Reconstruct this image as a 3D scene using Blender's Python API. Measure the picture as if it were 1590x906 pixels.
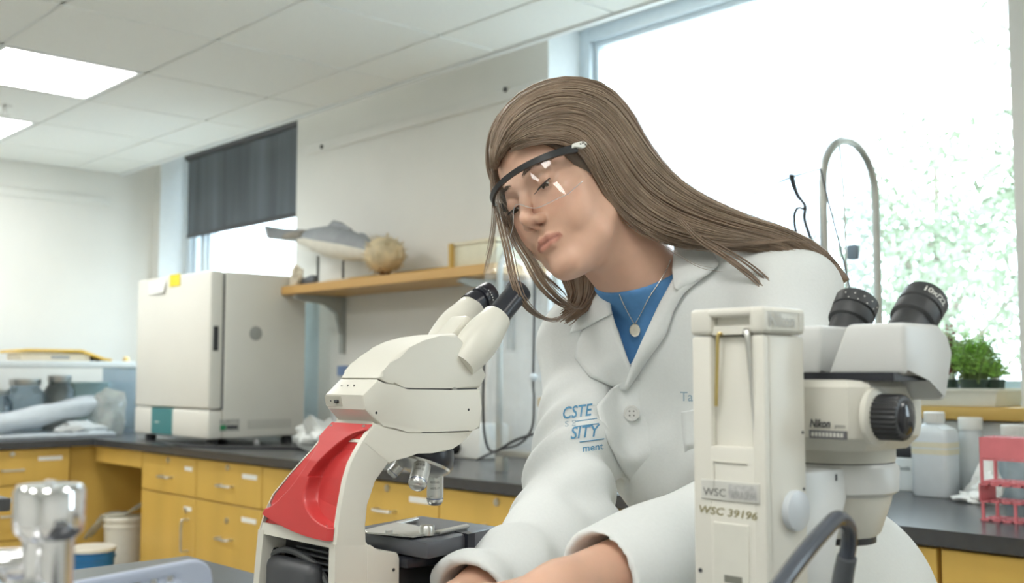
import bpy, bmesh, math, random
import numpy as np
from mathutils import Vector, Matrix, Euler
from mathutils.bvhtree import BVHTree

random.seed(7); np.random.seed(7)
S = bpy.context.scene
for o in list(bpy.data.objects): bpy.data.objects.remove(o)

# ---------------------------------------------------------------- camera
FPX, CX, CY, CAMZ = 1677.0, 795.0, 453.0, 1.255
PITCH, YAW = math.radians(4.3987), math.radians(42.9918)
_v = Vector((-math.cos(YAW), math.sin(YAW), 0)); _z = Vector((0, 0, 1))
F = _v*math.cos(PITCH) + _z*math.sin(PITCH)
R = Vector((math.sin(YAW), math.cos(YAW), 0)); U = R.cross(F)
CAM = Vector((0, 0, CAMZ))
cd = bpy.data.cameras.new('camera'); cam = bpy.data.objects.new('camera', cd); S.collection.objects.link(cam)
cam.matrix_world = Matrix(((R.x, U.x, -F.x, CAM.x), (R.y, U.y, -F.y, CAM.y), (R.z, U.z, -F.z, CAM.z), (0, 0, 0, 1)))
cd.sensor_width = 36; cd.sensor_fit = 'HORIZONTAL'; cd.lens = FPX/1590*36
cd.dof.use_dof = True; cd.dof.focus_distance = 1.27; cd.dof.aperture_fstop = 6.8
cd.clip_start = 0.05; cd.clip_end = 200
S.camera = cam

# ---------------------------------------------------------------- sky and exposure
W = bpy.data.worlds.new('sky'); S.world = W; W.use_nodes = True
bg = W.node_tree.nodes['Background']; bg.inputs[0].default_value = (0.80, 0.92, 1.0, 1); bg.inputs[1].default_value = 5.6
S.view_settings.view_transform = 'Standard'; S.view_settings.look = 'None'
S.view_settings.gamma = 1.0; S.view_settings.use_curve_mapping = False; S.view_settings.exposure = 0.62
S.cycles.max_bounces = 10; S.cycles.diffuse_bounces = 6; S.cycles.transparent_max_bounces = 24
S.cycles.sample_clamp_indirect = 6.0; S.cycles.use_denoising = True
LAMP = 10.0      # ceiling panel diffusers

# ---------------------------------------------------------------- pixel / room helpers (measuring rays from the camera)
def ray(x, y): return F + R*((x-CX)/FPX) - U*((y-CY)/FPX)
def at(x, y, D): return CAM + ray(x, y)*D
def onX(x, y, X): d = ray(x, y); return CAM + d*((X-CAM.x)/d.x)
def onY(x, y, Y): d = ray(x, y); return CAM + d*((Y-CAM.y)/d.y)
def onZ(x, y, Z): d = ray(x, y); return CAM + d*((Z-CAM.z)/d.z)

# ---------------------------------------------------------------- materials
MATS = {}
def mat(name, col, rough=.5, metal=0., var=.04, scale=30., bump=0., spec=.5, sss=0., coat=0., stretch=(1, 1, 1), attr=None, trans=0.):
    if name in MATS: return MATS[name]
    m = bpy.data.materials.new(name); m.use_nodes = True; nt = m.node_tree; N = nt.nodes; L = nt.links
    b = N['Principled BSDF']; b.inputs['Roughness'].default_value = rough; b.inputs['Metallic'].default_value = metal
    b.inputs['Specular IOR Level'].default_value = spec
    tc = N.new('ShaderNodeTexCoord'); mp = N.new('ShaderNodeMapping'); mp.inputs['Scale'].default_value = stretch
    nz = N.new('ShaderNodeTexNoise'); nz.inputs['Scale'].default_value = scale; nz.inputs['Detail'].default_value = 4
    L.new(tc.outputs['Object'], mp.inputs[0]); L.new(mp.outputs[0], nz.inputs['Vector'])
    cr = N.new('ShaderNodeValToRGB'); c = Vector(col[:3])
    cr.color_ramp.elements[0].position = .3; cr.color_ramp.elements[1].position = .7
    cr.color_ramp.elements[0].color = (*(c*(1-var)), 1); cr.color_ramp.elements[1].color = (*[min(1, q) for q in c*(1+var)], 1)
    L.new(nz.outputs[0], cr.inputs[0]); out = cr.outputs[0]
    if attr:
        a = N.new('ShaderNodeVertexColor'); a.layer_name = attr
        mx = N.new('ShaderNodeMix'); mx.data_type = 'RGBA'; mx.blend_type = 'MULTIPLY'; mx.inputs[0].default_value = 1
        L.new(out, mx.inputs[6]); L.new(a.outputs[0], mx.inputs[7]); out = mx.outputs[2]
    L.new(out, b.inputs['Base Color'])
    if bump:
        bp = N.new('ShaderNodeBump'); bp.inputs['Strength'].default_value = bump; bp.inputs['Distance'].default_value = .002
        L.new(nz.outputs[0], bp.inputs['Height']); L.new(bp.outputs[0], b.inputs['Normal'])
    if sss:
        b.inputs['Subsurface Weight'].default_value = sss; b.inputs['Subsurface Radius'].default_value = (.012, .005, .003); b.inputs['Subsurface Scale'].default_value = 1.0
    if coat: b.inputs['Coat Weight'].default_value = coat
    MATS[name] = m; return m
def clear(name, col=(1, 1, 1), refl=.08, rough=.02, haze=0., hazecol=(.9, .95, 1)):
    """Thin clear sheet: lets light straight through, reflects a little, optional milky haze."""
    if name in MATS: return MATS[name]
    m = bpy.data.materials.new(name); m.use_nodes = True; nt = m.node_tree; N = nt.nodes; L = nt.links
    for n in list(N):
        if n.type == 'BSDF_PRINCIPLED': N.remove(n)
    out = N['Material Output']; t = N.new('ShaderNodeBsdfTransparent'); t.inputs[0].default_value = (*col, 1)
    g = N.new('ShaderNodeBsdfGlossy'); g.inputs['Roughness'].default_value = rough
    fr = N.new('ShaderNodeLayerWeight'); fr.inputs[0].default_value = .25
    mt = N.new('ShaderNodeMath'); mt.operation = 'MULTIPLY_ADD'; mt.inputs[1].default_value = .5; mt.inputs[2].default_value = refl*.4
    L.new(fr.outputs['Fresnel'], mt.inputs[0])
    m1 = N.new('ShaderNodeMixShader'); L.new(mt.outputs[0], m1.inputs[0]); L.new(t.outputs[0], m1.inputs[1]); L.new(g.outputs[0], m1.inputs[2])
    last = m1
    if haze:
        d = N.new('ShaderNodeBsdfDiffuse'); d.inputs[0].default_value = (*hazecol, 1)
        tl = N.new('ShaderNodeBsdfTranslucent'); tl.inputs[0].default_value = (*hazecol, 1)
        md = N.new('ShaderNodeMixShader'); md.inputs[0].default_value = .5; L.new(d.outputs[0], md.inputs[1]); L.new(tl.outputs[0], md.inputs[2])
        nz = N.new('ShaderNodeTexNoise'); nz.inputs['Scale'].default_value = 9; tc = N.new('ShaderNodeTexCoord'); L.new(tc.outputs['Object'], nz.inputs['Vector'])
        mm = N.new('ShaderNodeMath'); mm.operation = 'MULTIPLY'; mm.inputs[1].default_value = haze*2; L.new(nz.outputs[0], mm.inputs[0])
        m2 = N.new('ShaderNodeMixShader'); L.new(mm.outputs[0], m2.inputs[0]); L.new(m1.outputs[0], m2.inputs[1]); L.new(md.outputs[0], m2.inputs[2]); last = m2
    L.new(last.outputs[0], out.inputs[0]); MATS[name] = m; return m
def glow(name, col, strength):
    m = bpy.data.materials.new(name); m.use_nodes = True; b = m.node_tree.nodes['Principled BSDF']
    b.inputs['Base Color'].default_value = (*col, 1); b.inputs['Emission Color'].default_value = (*col, 1); b.inputs['Emission Strength'].default_value = strength
    MATS[name] = m; return m

WALL = mat('white wall paint', (.75, .75, .72), .7, var=.015, scale=4)
CEIL = mat('ceiling tile', (.84, .86, .84), .85, var=.03, scale=220, bump=.15)
TRIMW = mat('white painted metal', (.80, .83, .84), .45, var=.02)
ALU = mat('pale anodised aluminium', (.72, .80, .86), .4, metal=.3, var=.02)
FLOOR = mat('pale vinyl floor', (.58, .58, .55), .4, var=.08, scale=60)
MAPLE = mat('maple veneer', (.66, .43, .10), .42, var=.07, scale=7, stretch=(1, 1, .06))
MAPLED = mat('maple edge', (.56, .36, .09), .5, var=.07, scale=9, stretch=(.2, .2, 1))
EPOXY = mat('black epoxy worktop', (.055, .058, .064), .26, var=.06, scale=50)
STEEL = mat('brushed steel', (.62, .62, .60), .3, metal=1., var=.05)
CHROME = mat('chrome', (.80, .80, .82), .09, metal=1., var=.03, scale=12, bump=.05)
BLACK = mat('black plastic', (.022, .023, .026), .38, var=.1)
DARK = mat('dark grey plastic', (.06, .063, .07), .45, var=.1)
CREAM = mat('cream enamel', (.70, .685, .61), .36, var=.015, scale=8)
WPLAST = mat('white plastic', (.80, .80, .76), .4, var=.02)
PAPER = mat('white paper', (.85, .86, .84), .8, var=.02)

# ---------------------------------------------------------------- mesh builder
def root_loc(o):
    v = Vector((0, 0, 0))
    while o: v += o.location; o = o.parent
    return v
class MB:
    def __init__(s): s.bm = bmesh.new()
    def _bev(s, vs, bev, seg=2):
        if bev > 0:
            es = list({e for v in vs for e in v.link_edges})
            bmesh.ops.bevel(s.bm, geom=es, offset=bev, segments=seg, affect='EDGES', profile=.5, clamp_overlap=True)
    def box(s, lo, hi, bev=0, seg=2, rot=None):
        lo, hi = Vector(lo), Vector(hi); c = (lo+hi)/2; d = hi-lo
        r = bmesh.ops.create_cube(s.bm, size=1.0); vs = r['verts']
        for v in vs:
            p = Vector((v.co.x*d.x, v.co.y*d.y, v.co.z*d.z))
            v.co = c + (rot @ p if rot else p)
        s._bev(vs, bev, seg); return s
    def prism(s, pts, off, bev=0, seg=2):
        """polygon of 3D points extruded by the vector off"""
        off = Vector(off); a = [s.bm.verts.new(p) for p in pts]; b = [s.bm.verts.new(Vector(p)+off) for p in pts]
        n = len(a); s.bm.faces.new(a); s.bm.faces.new(b[::-1])
        for i in range(n): s.bm.faces.new((a[i], b[i], b[(i+1) % n], a[(i+1) % n]))
        if bev and n > 8:      # many-sided outline: round only the rims
            A, Bs = set(a), set(b); es = list({e for v in a+b for e in v.link_edges if (e.verts[0] in A) == (e.verts[1] in A)})
            bmesh.ops.bevel(s.bm, geom=es, offset=bev, segments=seg, affect='EDGES', profile=.5, clamp_overlap=True)
        else: s._bev(a+b, bev, seg)
        return s
    def loft(s, secs, caps=True, closed=True):
        """list of equal-length rings of 3D points"""
        rs = [[s.bm.verts.new(p) for p in r] for r in secs]; n = len(rs[0])
        for i in range(len(rs)-1):
            for j in range(n if closed else n-1):
                s.bm.faces.new((rs[i][j], rs[i][(j+1) % n], rs[i+1][(j+1) % n], rs[i+1][j]))
        if caps and closed: s.bm.faces.new(rs[0][::-1]); s.bm.faces.new(rs[-1])
        return s
    def tube(s, pts, r, n=8, caps=True, flat=1.0):
        pts = [Vector(p) for p in pts]; m = len(pts)
        rr = r if isinstance(r, (list, tuple)) else [r]*m
        up = Vector((0, 0, 1)); secs = []; prev = None
        for i, p in enumerate(pts):
            t = (pts[min(i+1, m-1)]-pts[max(i-1, 0)]).normalized()
            if prev is None:
                a = t.cross(up) if abs(t.z) < .95 else t.cross(Vector((1, 0, 0)))
            else: a = prev - t*prev.dot(t)
            a.normalize(); prev = a; b = t.cross(a)
            secs.append([p + a*(math.cos(q)*rr[i]) + b*(math.sin(q)*rr[i]*flat) for q in [2*math.pi*k/n for k in range(n)]])
        return s.loft(secs, caps)
    def lathe(s, prof, c=(0, 0, 0), axis=(0, 0, 1), n=24, caps=True):
        """profile [(radius, height)] turned about axis through c"""
        ax = Vector(axis).normalized(); c = Vector(c)
        a = ax.cross(Vector((0, 0, 1)) if abs(ax.z) < .9 else Vector((1, 0, 0))).normalized(); b = ax.cross(a)
        return s.loft([[c + ax*h + (a*math.cos(q)+b*math.sin(q))*max(r, 1e-4) for q in [2*math.pi*k/n for k in range(n)]] for r, h in prof], caps)
    def ball(s, c, r, n=12, m=8):
        c = Vector(c); r = Vector(r) if not isinstance(r, (int, float)) else Vector((r, r, r))
        d = bmesh.ops.create_uvsphere(s.bm, u_segments=n, v_segments=m, radius=1.0)
        for v in d['verts']: v.co = c + Vector((v.co.x*r.x, v.co.y*r.y, v.co.z*r.z))
        return s
    def build(s, name, m, parent=None, smooth=True, ang=40, loc=None, label=None):
        bmesh.ops.recalc_face_normals(s.bm, faces=s.bm.faces)
        me = bpy.data.meshes.new(name)
        base = root_loc(parent) if parent else Vector(loc) if loc is not None else Vector((0, 0, 0))
        if not parent and loc is None:
            cs = [v.co for v in s.bm.verts]
            base = Vector(((min(c.x for c in cs)+max(c.x for c in cs))/2, (min(c.y for c in cs)+max(c.y for c in cs))/2, min(c.z for c in cs)))
        for v in s.bm.verts: v.co -= base
        s.bm.to_mesh(me); s.bm.free(); me.materials.append(m)
        if smooth:
            me.shade_smooth()
            if ang < 180: me.set_sharp_from_angle(angle=math.radians(ang))
        o = bpy.data.objects.new(name, me); S.collection.objects.link(o)
        if parent: o.parent = parent
        else: o.location = base
        if label: o['label'] = label
        return o
def tag(o, label, cat, group=None, kind=None):
    if label: o['label'] = label
    if cat: o['category'] = cat
    if group: o['group'] = group
    if kind: o['kind'] = kind
    return o
def thing(name, label, cat, loc, group=None):
    o = bpy.data.objects.new(name, None); S.collection.objects.link(o); o.location = loc; o.empty_display_size = .05
    return tag(o, label, cat, group)
def struct(o): o['kind'] = 'structure'; return o
def stuff(o): o['kind'] = 'stuff'; return o
def copy_tree(o, parent=None, dx=None):
    c = o.copy(); S.collection.objects.link(c); c.parent = parent
    for ch in list(o.children): copy_tree(ch, c)
    return c
def bez(pts, n=6):
    """Catmull-Rom through 3D points"""
    P = [Vector(p) for p in pts]; out = []
    for i in range(len(P)-1):
        a, b, c, d = P[max(i-1, 0)], P[i], P[i+1], P[min(i+2, len(P)-1)]
        for k in range(n):
            t = k/n; out.append(.5*((2*b)+(c-a)*t+(2*a-5*b+4*c-d)*t*t+(3*b-a-3*c+d)*t**3))
    return out+[P[-1]]
def text_tris(s, size, shear=0., bold=0.):
    """flat lettering as (verts, faces) in its own plane, baseline at y = 0"""
    cu = bpy.data.curves.new('lettering', 'FONT'); cu.body = s; cu.size = size; cu.shear = shear; cu.offset = bold; cu.resolution_u = 3
    ob = bpy.data.objects.new('lettering', cu); S.collection.objects.link(ob); bpy.context.view_layer.update()
    me = bpy.data.meshes.new_from_object(ob.evaluated_get(bpy.context.evaluated_depsgraph_get()))
    vs = [v.co.copy() for v in me.vertices]; fs = [tuple(p.vertices) for p in me.polygons]
    bpy.data.objects.remove(ob); bpy.data.meshes.remove(me); return vs, fs
def put_text(s, size, o, ex, ey, m, parent, label=None, shear=0., bold=0., off=.0006, name='lettering', width=None, center=False):
    vs, fs = text_tris(s, size, shear, bold); ex, ey = Vector(ex).normalized(), Vector(ey).normalized(); nn = ex.cross(ey)
    w = max(v.x for v in vs)-min(v.x for v in vs); x0 = min(v.x for v in vs); k = (width/w) if width else 1
    b = MB(); bv = [b.bm.verts.new(Vector(o) + ex*((v.x-x0)*k - (w*k/2 if center else 0)) + ey*v.y + nn*off) for v in vs]
    for f in fs:
        try: b.bm.faces.new([bv[i] for i in f])
        except ValueError: pass
    return b.build(name, m, parent, smooth=False, label=label)
# ================================================================ the room
YW, XB, ZT, ZTOP = 3.10, -6.81, 2.555, 2.98      # window wall, back wall, suspended ceiling, slab above the cove
YG = 3.29                                         # window frame plane
XE, YE = 2.4, -3.3                                # far ends of the room behind the camera
W1 = (-6.72, -5.04); W2 = (-3.11, -1.243); W3 = (1.15, 2.15); ZSILL, ZHEAD = 1.125, 2.72

struct(MB().box((XB-.1, YE-.1, -.1), (XE+.1, YW+.3, 0)).build('floor', FLOOR, loc=(0, 0, 0)))
b = MB()
for x0, x1 in ((XB-.1, W1[0]), (W1[1], W2[0]), (W2[1], W3[0]), (W3[1], XE+.1)): b.box((x0, YW, 0), (x1, YW+.3, ZTOP))
for x0, x1 in (W1, W2, W3): b.box((x0, YW, 0), (x1, YW+.3, ZSILL-.005)); b.box((x0, YW, ZHEAD), (x1, YW+.3, ZTOP))
struct(b.build('wall_window', WALL, loc=(0, YW, 0)))
struct(MB().box((XB-.15, YE, 0), (XB, YW, ZTOP)).build('wall_back', WALL, loc=(XB, 0, 0)))
struct(MB().box((XE, YE, 0), (XE+.15, YW, ZTOP)).build('wall_side', WALL, loc=(XE, 0, 0)))
struct(MB().box((XB, YE-.15, 0), (XE, YE, ZTOP)).build('wall_rear', WALL, loc=(0, YE, 0)))
# ceiling: slab, tee bars and lift-out tiles; the suspended part stops short of the window wall
ce = struct(MB().box((XB-.1, YE-.1, ZTOP), (XE+.1, YW+.3, ZTOP+.1)).build('ceiling', WALL, loc=(0, 0, ZTOP)))
MB().box((XB, 2.86, ZT-.012), (XE, 2.885, ZT+.16)).build('edge_trim', TRIMW, ce)
GX = [-3.79+.632*k for k in range(-4, 11)]; GX = [g for g in GX if XB+.2 < g < XE-.05]; GY = [1.965+.595*k for k in range(-8, 2)]
GY = [g for g in GY if g > YE+.05]
xs = [XB]+GX+[XE]; ys = [YE]+GY+[2.86]
for g in GX: MB().box((g-.012, YE, ZT+.004), (g+.012, 2.86, ZT+.02)).build('tee_bar', TRIMW, ce, smooth=False)
for g in GY: MB().box((XB, g-.012, ZT+.004), (XE, g+.012, ZT+.0195)).build('tee_bar', TRIMW, ce, smooth=False)
def cell(x, y): return (max(k for k in range(len(xs)-1) if xs[k] < x), max(k for k in range(len(ys)-1) if ys[k] < y))
LIGHTS = [(-4.74, 1.66), (-6.0, 1.66), (-2.2, 1.66), (.95, 1.66), (-4.74, -.1), (-2.2, -.1), (-.3, -.1), (.95, -.7), (-2.2, -1.9), (-.3, -1.9), (-6.0, -.1)]
LC = {cell(*p) for p in LIGHTS}
tile_mesh = {}
for i in range(len(xs)-1):
    for j in range(len(ys)-1):
        if (i, j) in LC: continue
        w, d = xs[i+1]-xs[i], ys[j+1]-ys[j]; key = (round(w, 3), round(d, 3))
        if key not in tile_mesh:
            t = MB().box((-w/2+.007, -d/2+.007, -.003), (w/2-.007, d/2-.007, .015), .003, 1).build('ceiling_tile', CEIL, loc=(0, 0, 0), smooth=False)
            tile_mesh[key] = t.data; t.parent = ce
        else:
            t = bpy.data.objects.new('ceiling_tile', tile_mesh[key]); S.collection.objects.link(t); t.parent = ce
        t.location = Vector(((xs[i]+xs[i+1])/2, (ys[j]+ys[j+1])/2, ZT+random.uniform(-.001, .0008))) - ce.location
DIFF = glow('lit diffuser', (1, .99, .95), LAMP)
for n, p in enumerate(LIGHTS):
    i, j = cell(*p); x0, x1, y0, y1 = xs[i]+.008, xs[i+1]-.008, ys[j]+.008, ys[j+1]-.008
    lb = ('large square lit ceiling panel in front of the back wall', 'lit ceiling panel nearest the back wall corner, beyond the sprinkler')[n] if n < 2 else 'lit square ceiling panel in the rows behind the photographer'
    t = thing('ceiling_light', lb, 'ceiling light', ((x0+x1)/2, (y0+y1)/2, ZT), 'square ceiling light panels' if n < 2 else 'ceiling panels behind the camera')
    b = MB()
    b.box((x0, y0, ZT-.004), (x0+.022, y1, ZT+.03)); b.box((x1-.022, y0, ZT-.004), (x1, y1, ZT+.03))
    b.box((x0+.022, y0, ZT-.004), (x1-.022, y0+.022, ZT+.03)); b.box((x0+.022, y1-.022, ZT-.004), (x1-.022, y1, ZT+.03))
    b.build('frame', TRIMW, t, smooth=False)
    MB().box((x0+.022, y0+.022, ZT+.001), (x1-.022, y1-.022, ZT+.012)).build('diffuser', DIFF, t, smooth=False)
sp = onZ(8, 163, ZT)
t = thing('sprinkler', 'small metal fire sprinkler hanging under the ceiling between the two lights', 'sprinkler', (sp.x, sp.y, ZT-.06))
MB().lathe([(.035, ZT+.004), (.035, ZT-.004), (.012, ZT-.008), (.010, ZT-.035), (.004, ZT-.036)], (sp.x, sp.y, 0)).build('body', STEEL, t)
MB().lathe([(.001, ZT-.048), (.022, ZT-.049), (.022, ZT-.052), (.001, ZT-.053)], (sp.x, sp.y, 0)).tube([(sp.x, sp.y, ZT-.03), (sp.x, sp.y, ZT-.05)], .004).build('deflector', STEEL, t)

# windows
GLASS = clear('window glass', (.97, .995, 1.0), .06)
def window(name, x0, x1, bars):
    y = YG
    w = struct(MB().box((x0, y, ZSILL-.005), (x0+.06, y+.1, ZHEAD), .003).build(name, ALU, loc=(x0, y, ZSILL)))
    MB().box((x1-.06, y, ZSILL-.005), (x1, y+.1, ZHEAD), .003).build('window_jamb', ALU, w)
    MB().box((x0+.06, y, ZHEAD-.06), (x1-.06, y+.1, ZHEAD), .003).build('window_head', ALU, w)
    MB().box((x0+.06, y, ZSILL-.005), (x1-.06, y+.1, ZSILL+.09), .003).build('window_rail', ALU, w)
    for bx in bars: MB().box((bx-.028, y+.005, ZSILL+.09), (bx+.028, y+.1, ZHEAD-.06), .003).build('window_mullion', ALU, w)
    xs_ = [x0+.06]+[q for bx in bars for q in (bx-.028, bx+.028)]+[x1-.06]
    for k in range(0, len(xs_), 2):
        a, c = xs_[k]+.002, xs_[k+1]-.002
        b = MB(); g = .022
        for q in ((a, ZSILL+.09, a+g, ZHEAD-.06), (c-g, ZSILL+.09, c, ZHEAD-.06), (a+g, ZSILL+.09, c-g, ZSILL+.09+g), (a+g, ZHEAD-.06-g, c-g, ZHEAD-.06)):
            b.box((q[0], y+.03, q[1]), (q[2], y+.08, q[3]))
        sa = b.build('window_sash', ALU, w, smooth=False)
        MB().box((a+g-.002, y+.052, ZSILL+.09+g-.002), (c-g+.002, y+.056, ZHEAD-.06-g+.002)).build('window_pane', GLASS, sa, smooth=False)
    return w
window('window_1', W1[0]+.0, W1[1]+.25, [onY(313, 390, YG).x])
window('window_2', W2[0], W2[1]+.2, []); window('window_3', W3[0], W3[1], [])
# aluminium liner boards of the two window recesses and the wooden sills
b = MB()
for x0, x1 in (W1, W2, W3):
    b.box((x0-.0, YW+.004, ZSILL), (x0+.004, YG, ZHEAD)); b.box((x0, YW+.004, ZHEAD-.004), (x1, YG, ZHEAD))
struct(b.build('trim_1', mat('recess paint', (.80, .84, .86), .6, var=.015), loc=(0, YW, 0), smooth=False))
for n, (x0, x1) in enumerate((W1, W2, W3)):
    struct(MB().box((x0-.03, YW-.035, ZSILL), (x1+.03, YG, ZSILL+.038), .004).build('trim_%d' % (n+2+5*(n == 2)), MAPLED, loc=(x0, YW, ZSILL)))
# strip coloured as daylight falling on the wall under the shelf, wall rails
struct(MB().prism([(-4.98, YW, .93), (-4.98, YW-.03, .93), (-4.93, YW-.045, .93), (-4.86, YW-.035, .93), (-4.80, YW, .93)], (0, 0, .70)).build('trim_4', mat('pale daylight blue', (.62, .74, .80), .5, var=.02), loc=(-4.9, YW, .92)))
struct(MB().box((-4.93, YW-.014, 2.425), (-3.13, YW, 2.475), .004).build('trim_5', WALL, loc=(-4, YW, 2.45)))
for px, py in ((500, 228), (785, 139)):
    q = onY(px, py, YW-.014); tag(MB().lathe([(.012, 0), (.011, .006), (.004, .008)], q, (0, -1, 0), 12).build('wall_hook', DARK, loc=q), 'small dark stud on the pale wall rail, %s' % ('at its window end' if px < 600 else 'just beside the woman\'s hair'), 'hook', 'studs on the wall rail')
struct(MB().box((XB, .2, 2.335), (XB+.014, 2.80, 2.385), .004).build('trim_6', WALL, loc=(XB, 1.5, 2.36)))
struct(MB().box((XB, YE, 0), (XB+.012, YW, .1), .003).build('baseboard_back', DARK, loc=(XB, 0, 0)))

# roller blind over the left window
t = thing('roller_blind', 'dark grey roller blind pulled halfway down the left window', 'blind', ((W1[0]+W1[1])/2, YG-.05, 2.1))
BL = mat('grey blind cloth', (.115, .135, .155), .75, var=.35, scale=3.2, stretch=(2.2, 1, .12))
x0, x1 = onY(292, 300, YG-.05).x, W1[1]+.2
b = MB(); n = 36; zt = ZHEAD-.03
for zz in (0,):
    rows = []
    for k in range(n+1):
        u = k/n; x = x0+(x1-x0)*u; y = YG-.05+.004*math.sin(u*23)+.003*math.sin(u*61)
        rows.append((x, y))
    b.loft([[(x, y, zt) for x, y in rows]+[(x, y+.003, zt) for x, y in rows[::-1]], [(x, y, 2.165) for x, y in rows]+[(x, y+.003, 2.165) for x, y in rows[::-1]]])
b.build('cloth', BL, t, ang=60)
MB().box((x0, YG-.056, 2.145), (x1, YG-.038, 2.17), .004).build('hem_bar', DARK, t)
MB().tube([(x0-.01, YG-.05, ZHEAD-.035), (x1+.01, YG-.05, ZHEAD-.035)], .028, 16).build('roller_tube', DARK, t)

# ================================================================ outside
struct(MB().box((-30, YW+.4, -1.2), (25, 45, -1.0)).build('ground', mat('pale paving', (.52, .52, .50), .9, var=.1, scale=3), loc=(0, 20, -1)))
LEAF = mat('tree leaves', (.225, .27, .18), .6, var=.4, scale=2.5); BARK = mat('tree bark', (.24, .20, .16), .9, var=.3, scale=12)
def tree(x, y, h, r, seed, label):
    rnd = np.random.RandomState(seed)
    t = thing('tree', label, 'tree', (x, y, -1.0), 'trees outside the windows')
    b = MB(); b.tube(bez([(x, y, -1.0), (x+.1, y, .6), (x-.05, y+.1, h*.55), (x, y, h*.85)], 4), [.16-.0105*k for k in range(13)], 10)
    tips = []
    for k in range(11):
        a = k*2.4; z0 = h*(.18+.06*k); q = Vector((x+math.cos(a)*r*.8, y+math.sin(a)*r*.8, z0+h*.22))
        b.tube(bez([(x, y, z0), (x+math.cos(a)*r*.4, y+math.sin(a)*r*.4, z0+h*.08), q], 4), [.06-.006*k2 for k2 in range(9)], 6); tips.append(q)
    b.build('trunk', BARK, t)
    n = 6500; V = []; Fc = []
    cl = [Vector((x, y, h*.62))+Vector(rnd.normal(size=3))*r*.55 for _ in range(26)]+tips
    for k in range(n):
        c = cl[rnd.randint(len(cl))]; p = np.array(c)+rnd.normal(size=3)*r*.2
        d = rnd.normal(size=3); d /= np.linalg.norm(d); e = np.cross(d, rnd.normal(size=3)); e /= np.linalg.norm(e); s = .05*(.6+rnd.rand()); g = np.cross(d, e)*s*.25
        i = len(V); V += [p, p+d*s+e*s*.45+g, p+d*2*s, p+d*s-e*s*.45+g]; Fc += [(i, i+1, i+2), (i, i+2, i+3)]
    V = [np.array(v)-np.array(t.location) for v in V]
    me = bpy.data.meshes.new('foliage'); me.from_pydata([tuple(v) for v in V], [], Fc); me.materials.append(LEAF)
    o = bpy.data.objects.new('foliage', me); S.collection.objects.link(o); o.parent = t; stuff(o)
tree(-2.5, 9.2, 4.3, 1.35, 1, 'leafy tree outside the big window, straight behind the hanging loop')
tree(-6.4, 13.5, 4.0, 1.3, 2, 'pale leafy tree outside the big window, behind the woman\'s head')
tree(-.9, 6.6, 3.4, .85, 3, 'nearest sunlit tree outside the big window, above the potted ferns')
tree(-3.9, 17.5, 4.4, 1.5, 4, 'farthest tree outside the big window, by its upper frame')
# ================================================================ cabinets, worktop and what stands on them
YF, XF, ZC = 2.286, -5.66, .92       # counter front edges and top
wt = [(XB, YW), (XB, .3), (XF, .3), (XF, YF), (.8, YF), (.8, YW)]
tag(MB().prism([(x, y, ZC-.036) for x, y in wt], (0, 0, .036), .003, 1).build('worktop', EPOXY, loc=(XB, YW, ZC-.036)), 'L-shaped black worktop running along the window wall and the back wall', 'worktop')
def pull(parent, c, d, n, L=.10):
    """bow handle: centre c, direction d, outward normal n"""
    c, d, n = Vector(c), Vector(d), Vector(n)
    return MB().tube(bez([c-d*L/2, c-d*L/2+n*.028, c-d*(L/2-.022)+n*.034, c+d*(L/2-.022)+n*.034, c+d*L/2+n*.028, c+d*L/2], 4), .0055, 8).build('handle', STEEL, parent)
def unit(o, ex, w, n, fronts, label, loc_extra=''):
    """base cabinet: o = left bottom front corner, ex along the front, n outward; fronts = (kind, z0, z1, has_label, handle)"""
    o, ex, n = Vector(o), Vector(ex), Vector(n)
    t = thing('base_cabinet', label, 'cabinet', o+ex*w/2-n*.25, 'maple base cabinets under the worktop')
    def bx(mb, u0, u1, v0, v1, z0, z1, bev=0):
        a = o+ex*u0+n*v0; c = o+ex*u1+n*v1; lo = Vector((min(a.x, c.x), min(a.y, c.y), z0)); hi = Vector((max(a.x, c.x), max(a.y, c.y), z1)); return mb.box(lo, hi, bev, 1)
    bx(MB(), 0, w, -.55, -.024, .10, .883).build('body', MAPLED, t, smooth=False)
    bx(MB(), .005, w-.005, -.50, -.07, 0, .10).build('plinth', DARK, t, smooth=False)
    for kind, z0, z1, lab, hand in fronts:
        f = bx(MB(), .003, w-.003, -.022, 0, z0+.003, z1-.003, .0015).build(kind, MAPLE, t)
        m = (z0+z1)/2
        if hand == 'bow': pull(f, o+ex*(w*.5)+Vector((0, 0, m-o.z-.012)), ex, n)
        if hand == 'door': pull(f, o+ex*(w*.88)+Vector((0, 0, z1-o.z-.17)), (0, 0, 1), n, .14)
        if lab != 'none' and hand != 'door' : MB().lathe([(.013, 0), (.012, .005), (.004, .006)], o+ex*(w*.5)+Vector((0, 0, m-o.z+.065)), n, 12).build('lock', STEEL, f)
        if hand == 'door': MB().lathe([(.013, 0), (.012, .005), (.004, .006)], o+ex*(w*.84)+Vector((0, 0, z1-o.z-.06)), n, 12).build('lock', STEEL, f)
        if lab == 'card': bx(MB(), w*.72, w*.93, 0, .0015, z1-.062, z1-.042).build('label_card', PAPER, f, smooth=False)
        if lab == 'small': bx(MB(), w*.80, w*.93, 0, .0015, z1-.062, z1-.044).build('label_card', PAPER, f, smooth=False)
        if lab == 'cardl': bx(MB(), w*.70, w*.90, 0, .0015, z1-.075, z1-.055).build('label_card', PAPER, f, smooth=False)
    return t
D1 = [('drawer', .70, .88, 'small', 'bow'), ('door', .10, .70, 'small', 'door')]
D3 = [('drawer', .70, .88, 'card', 'bow'), ('drawer', .43, .70, 'card', 'bow'), ('drawer', .16, .43, 'card', 'bow')]
nY = (0, -1, 0); yf = YF+.02
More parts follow.
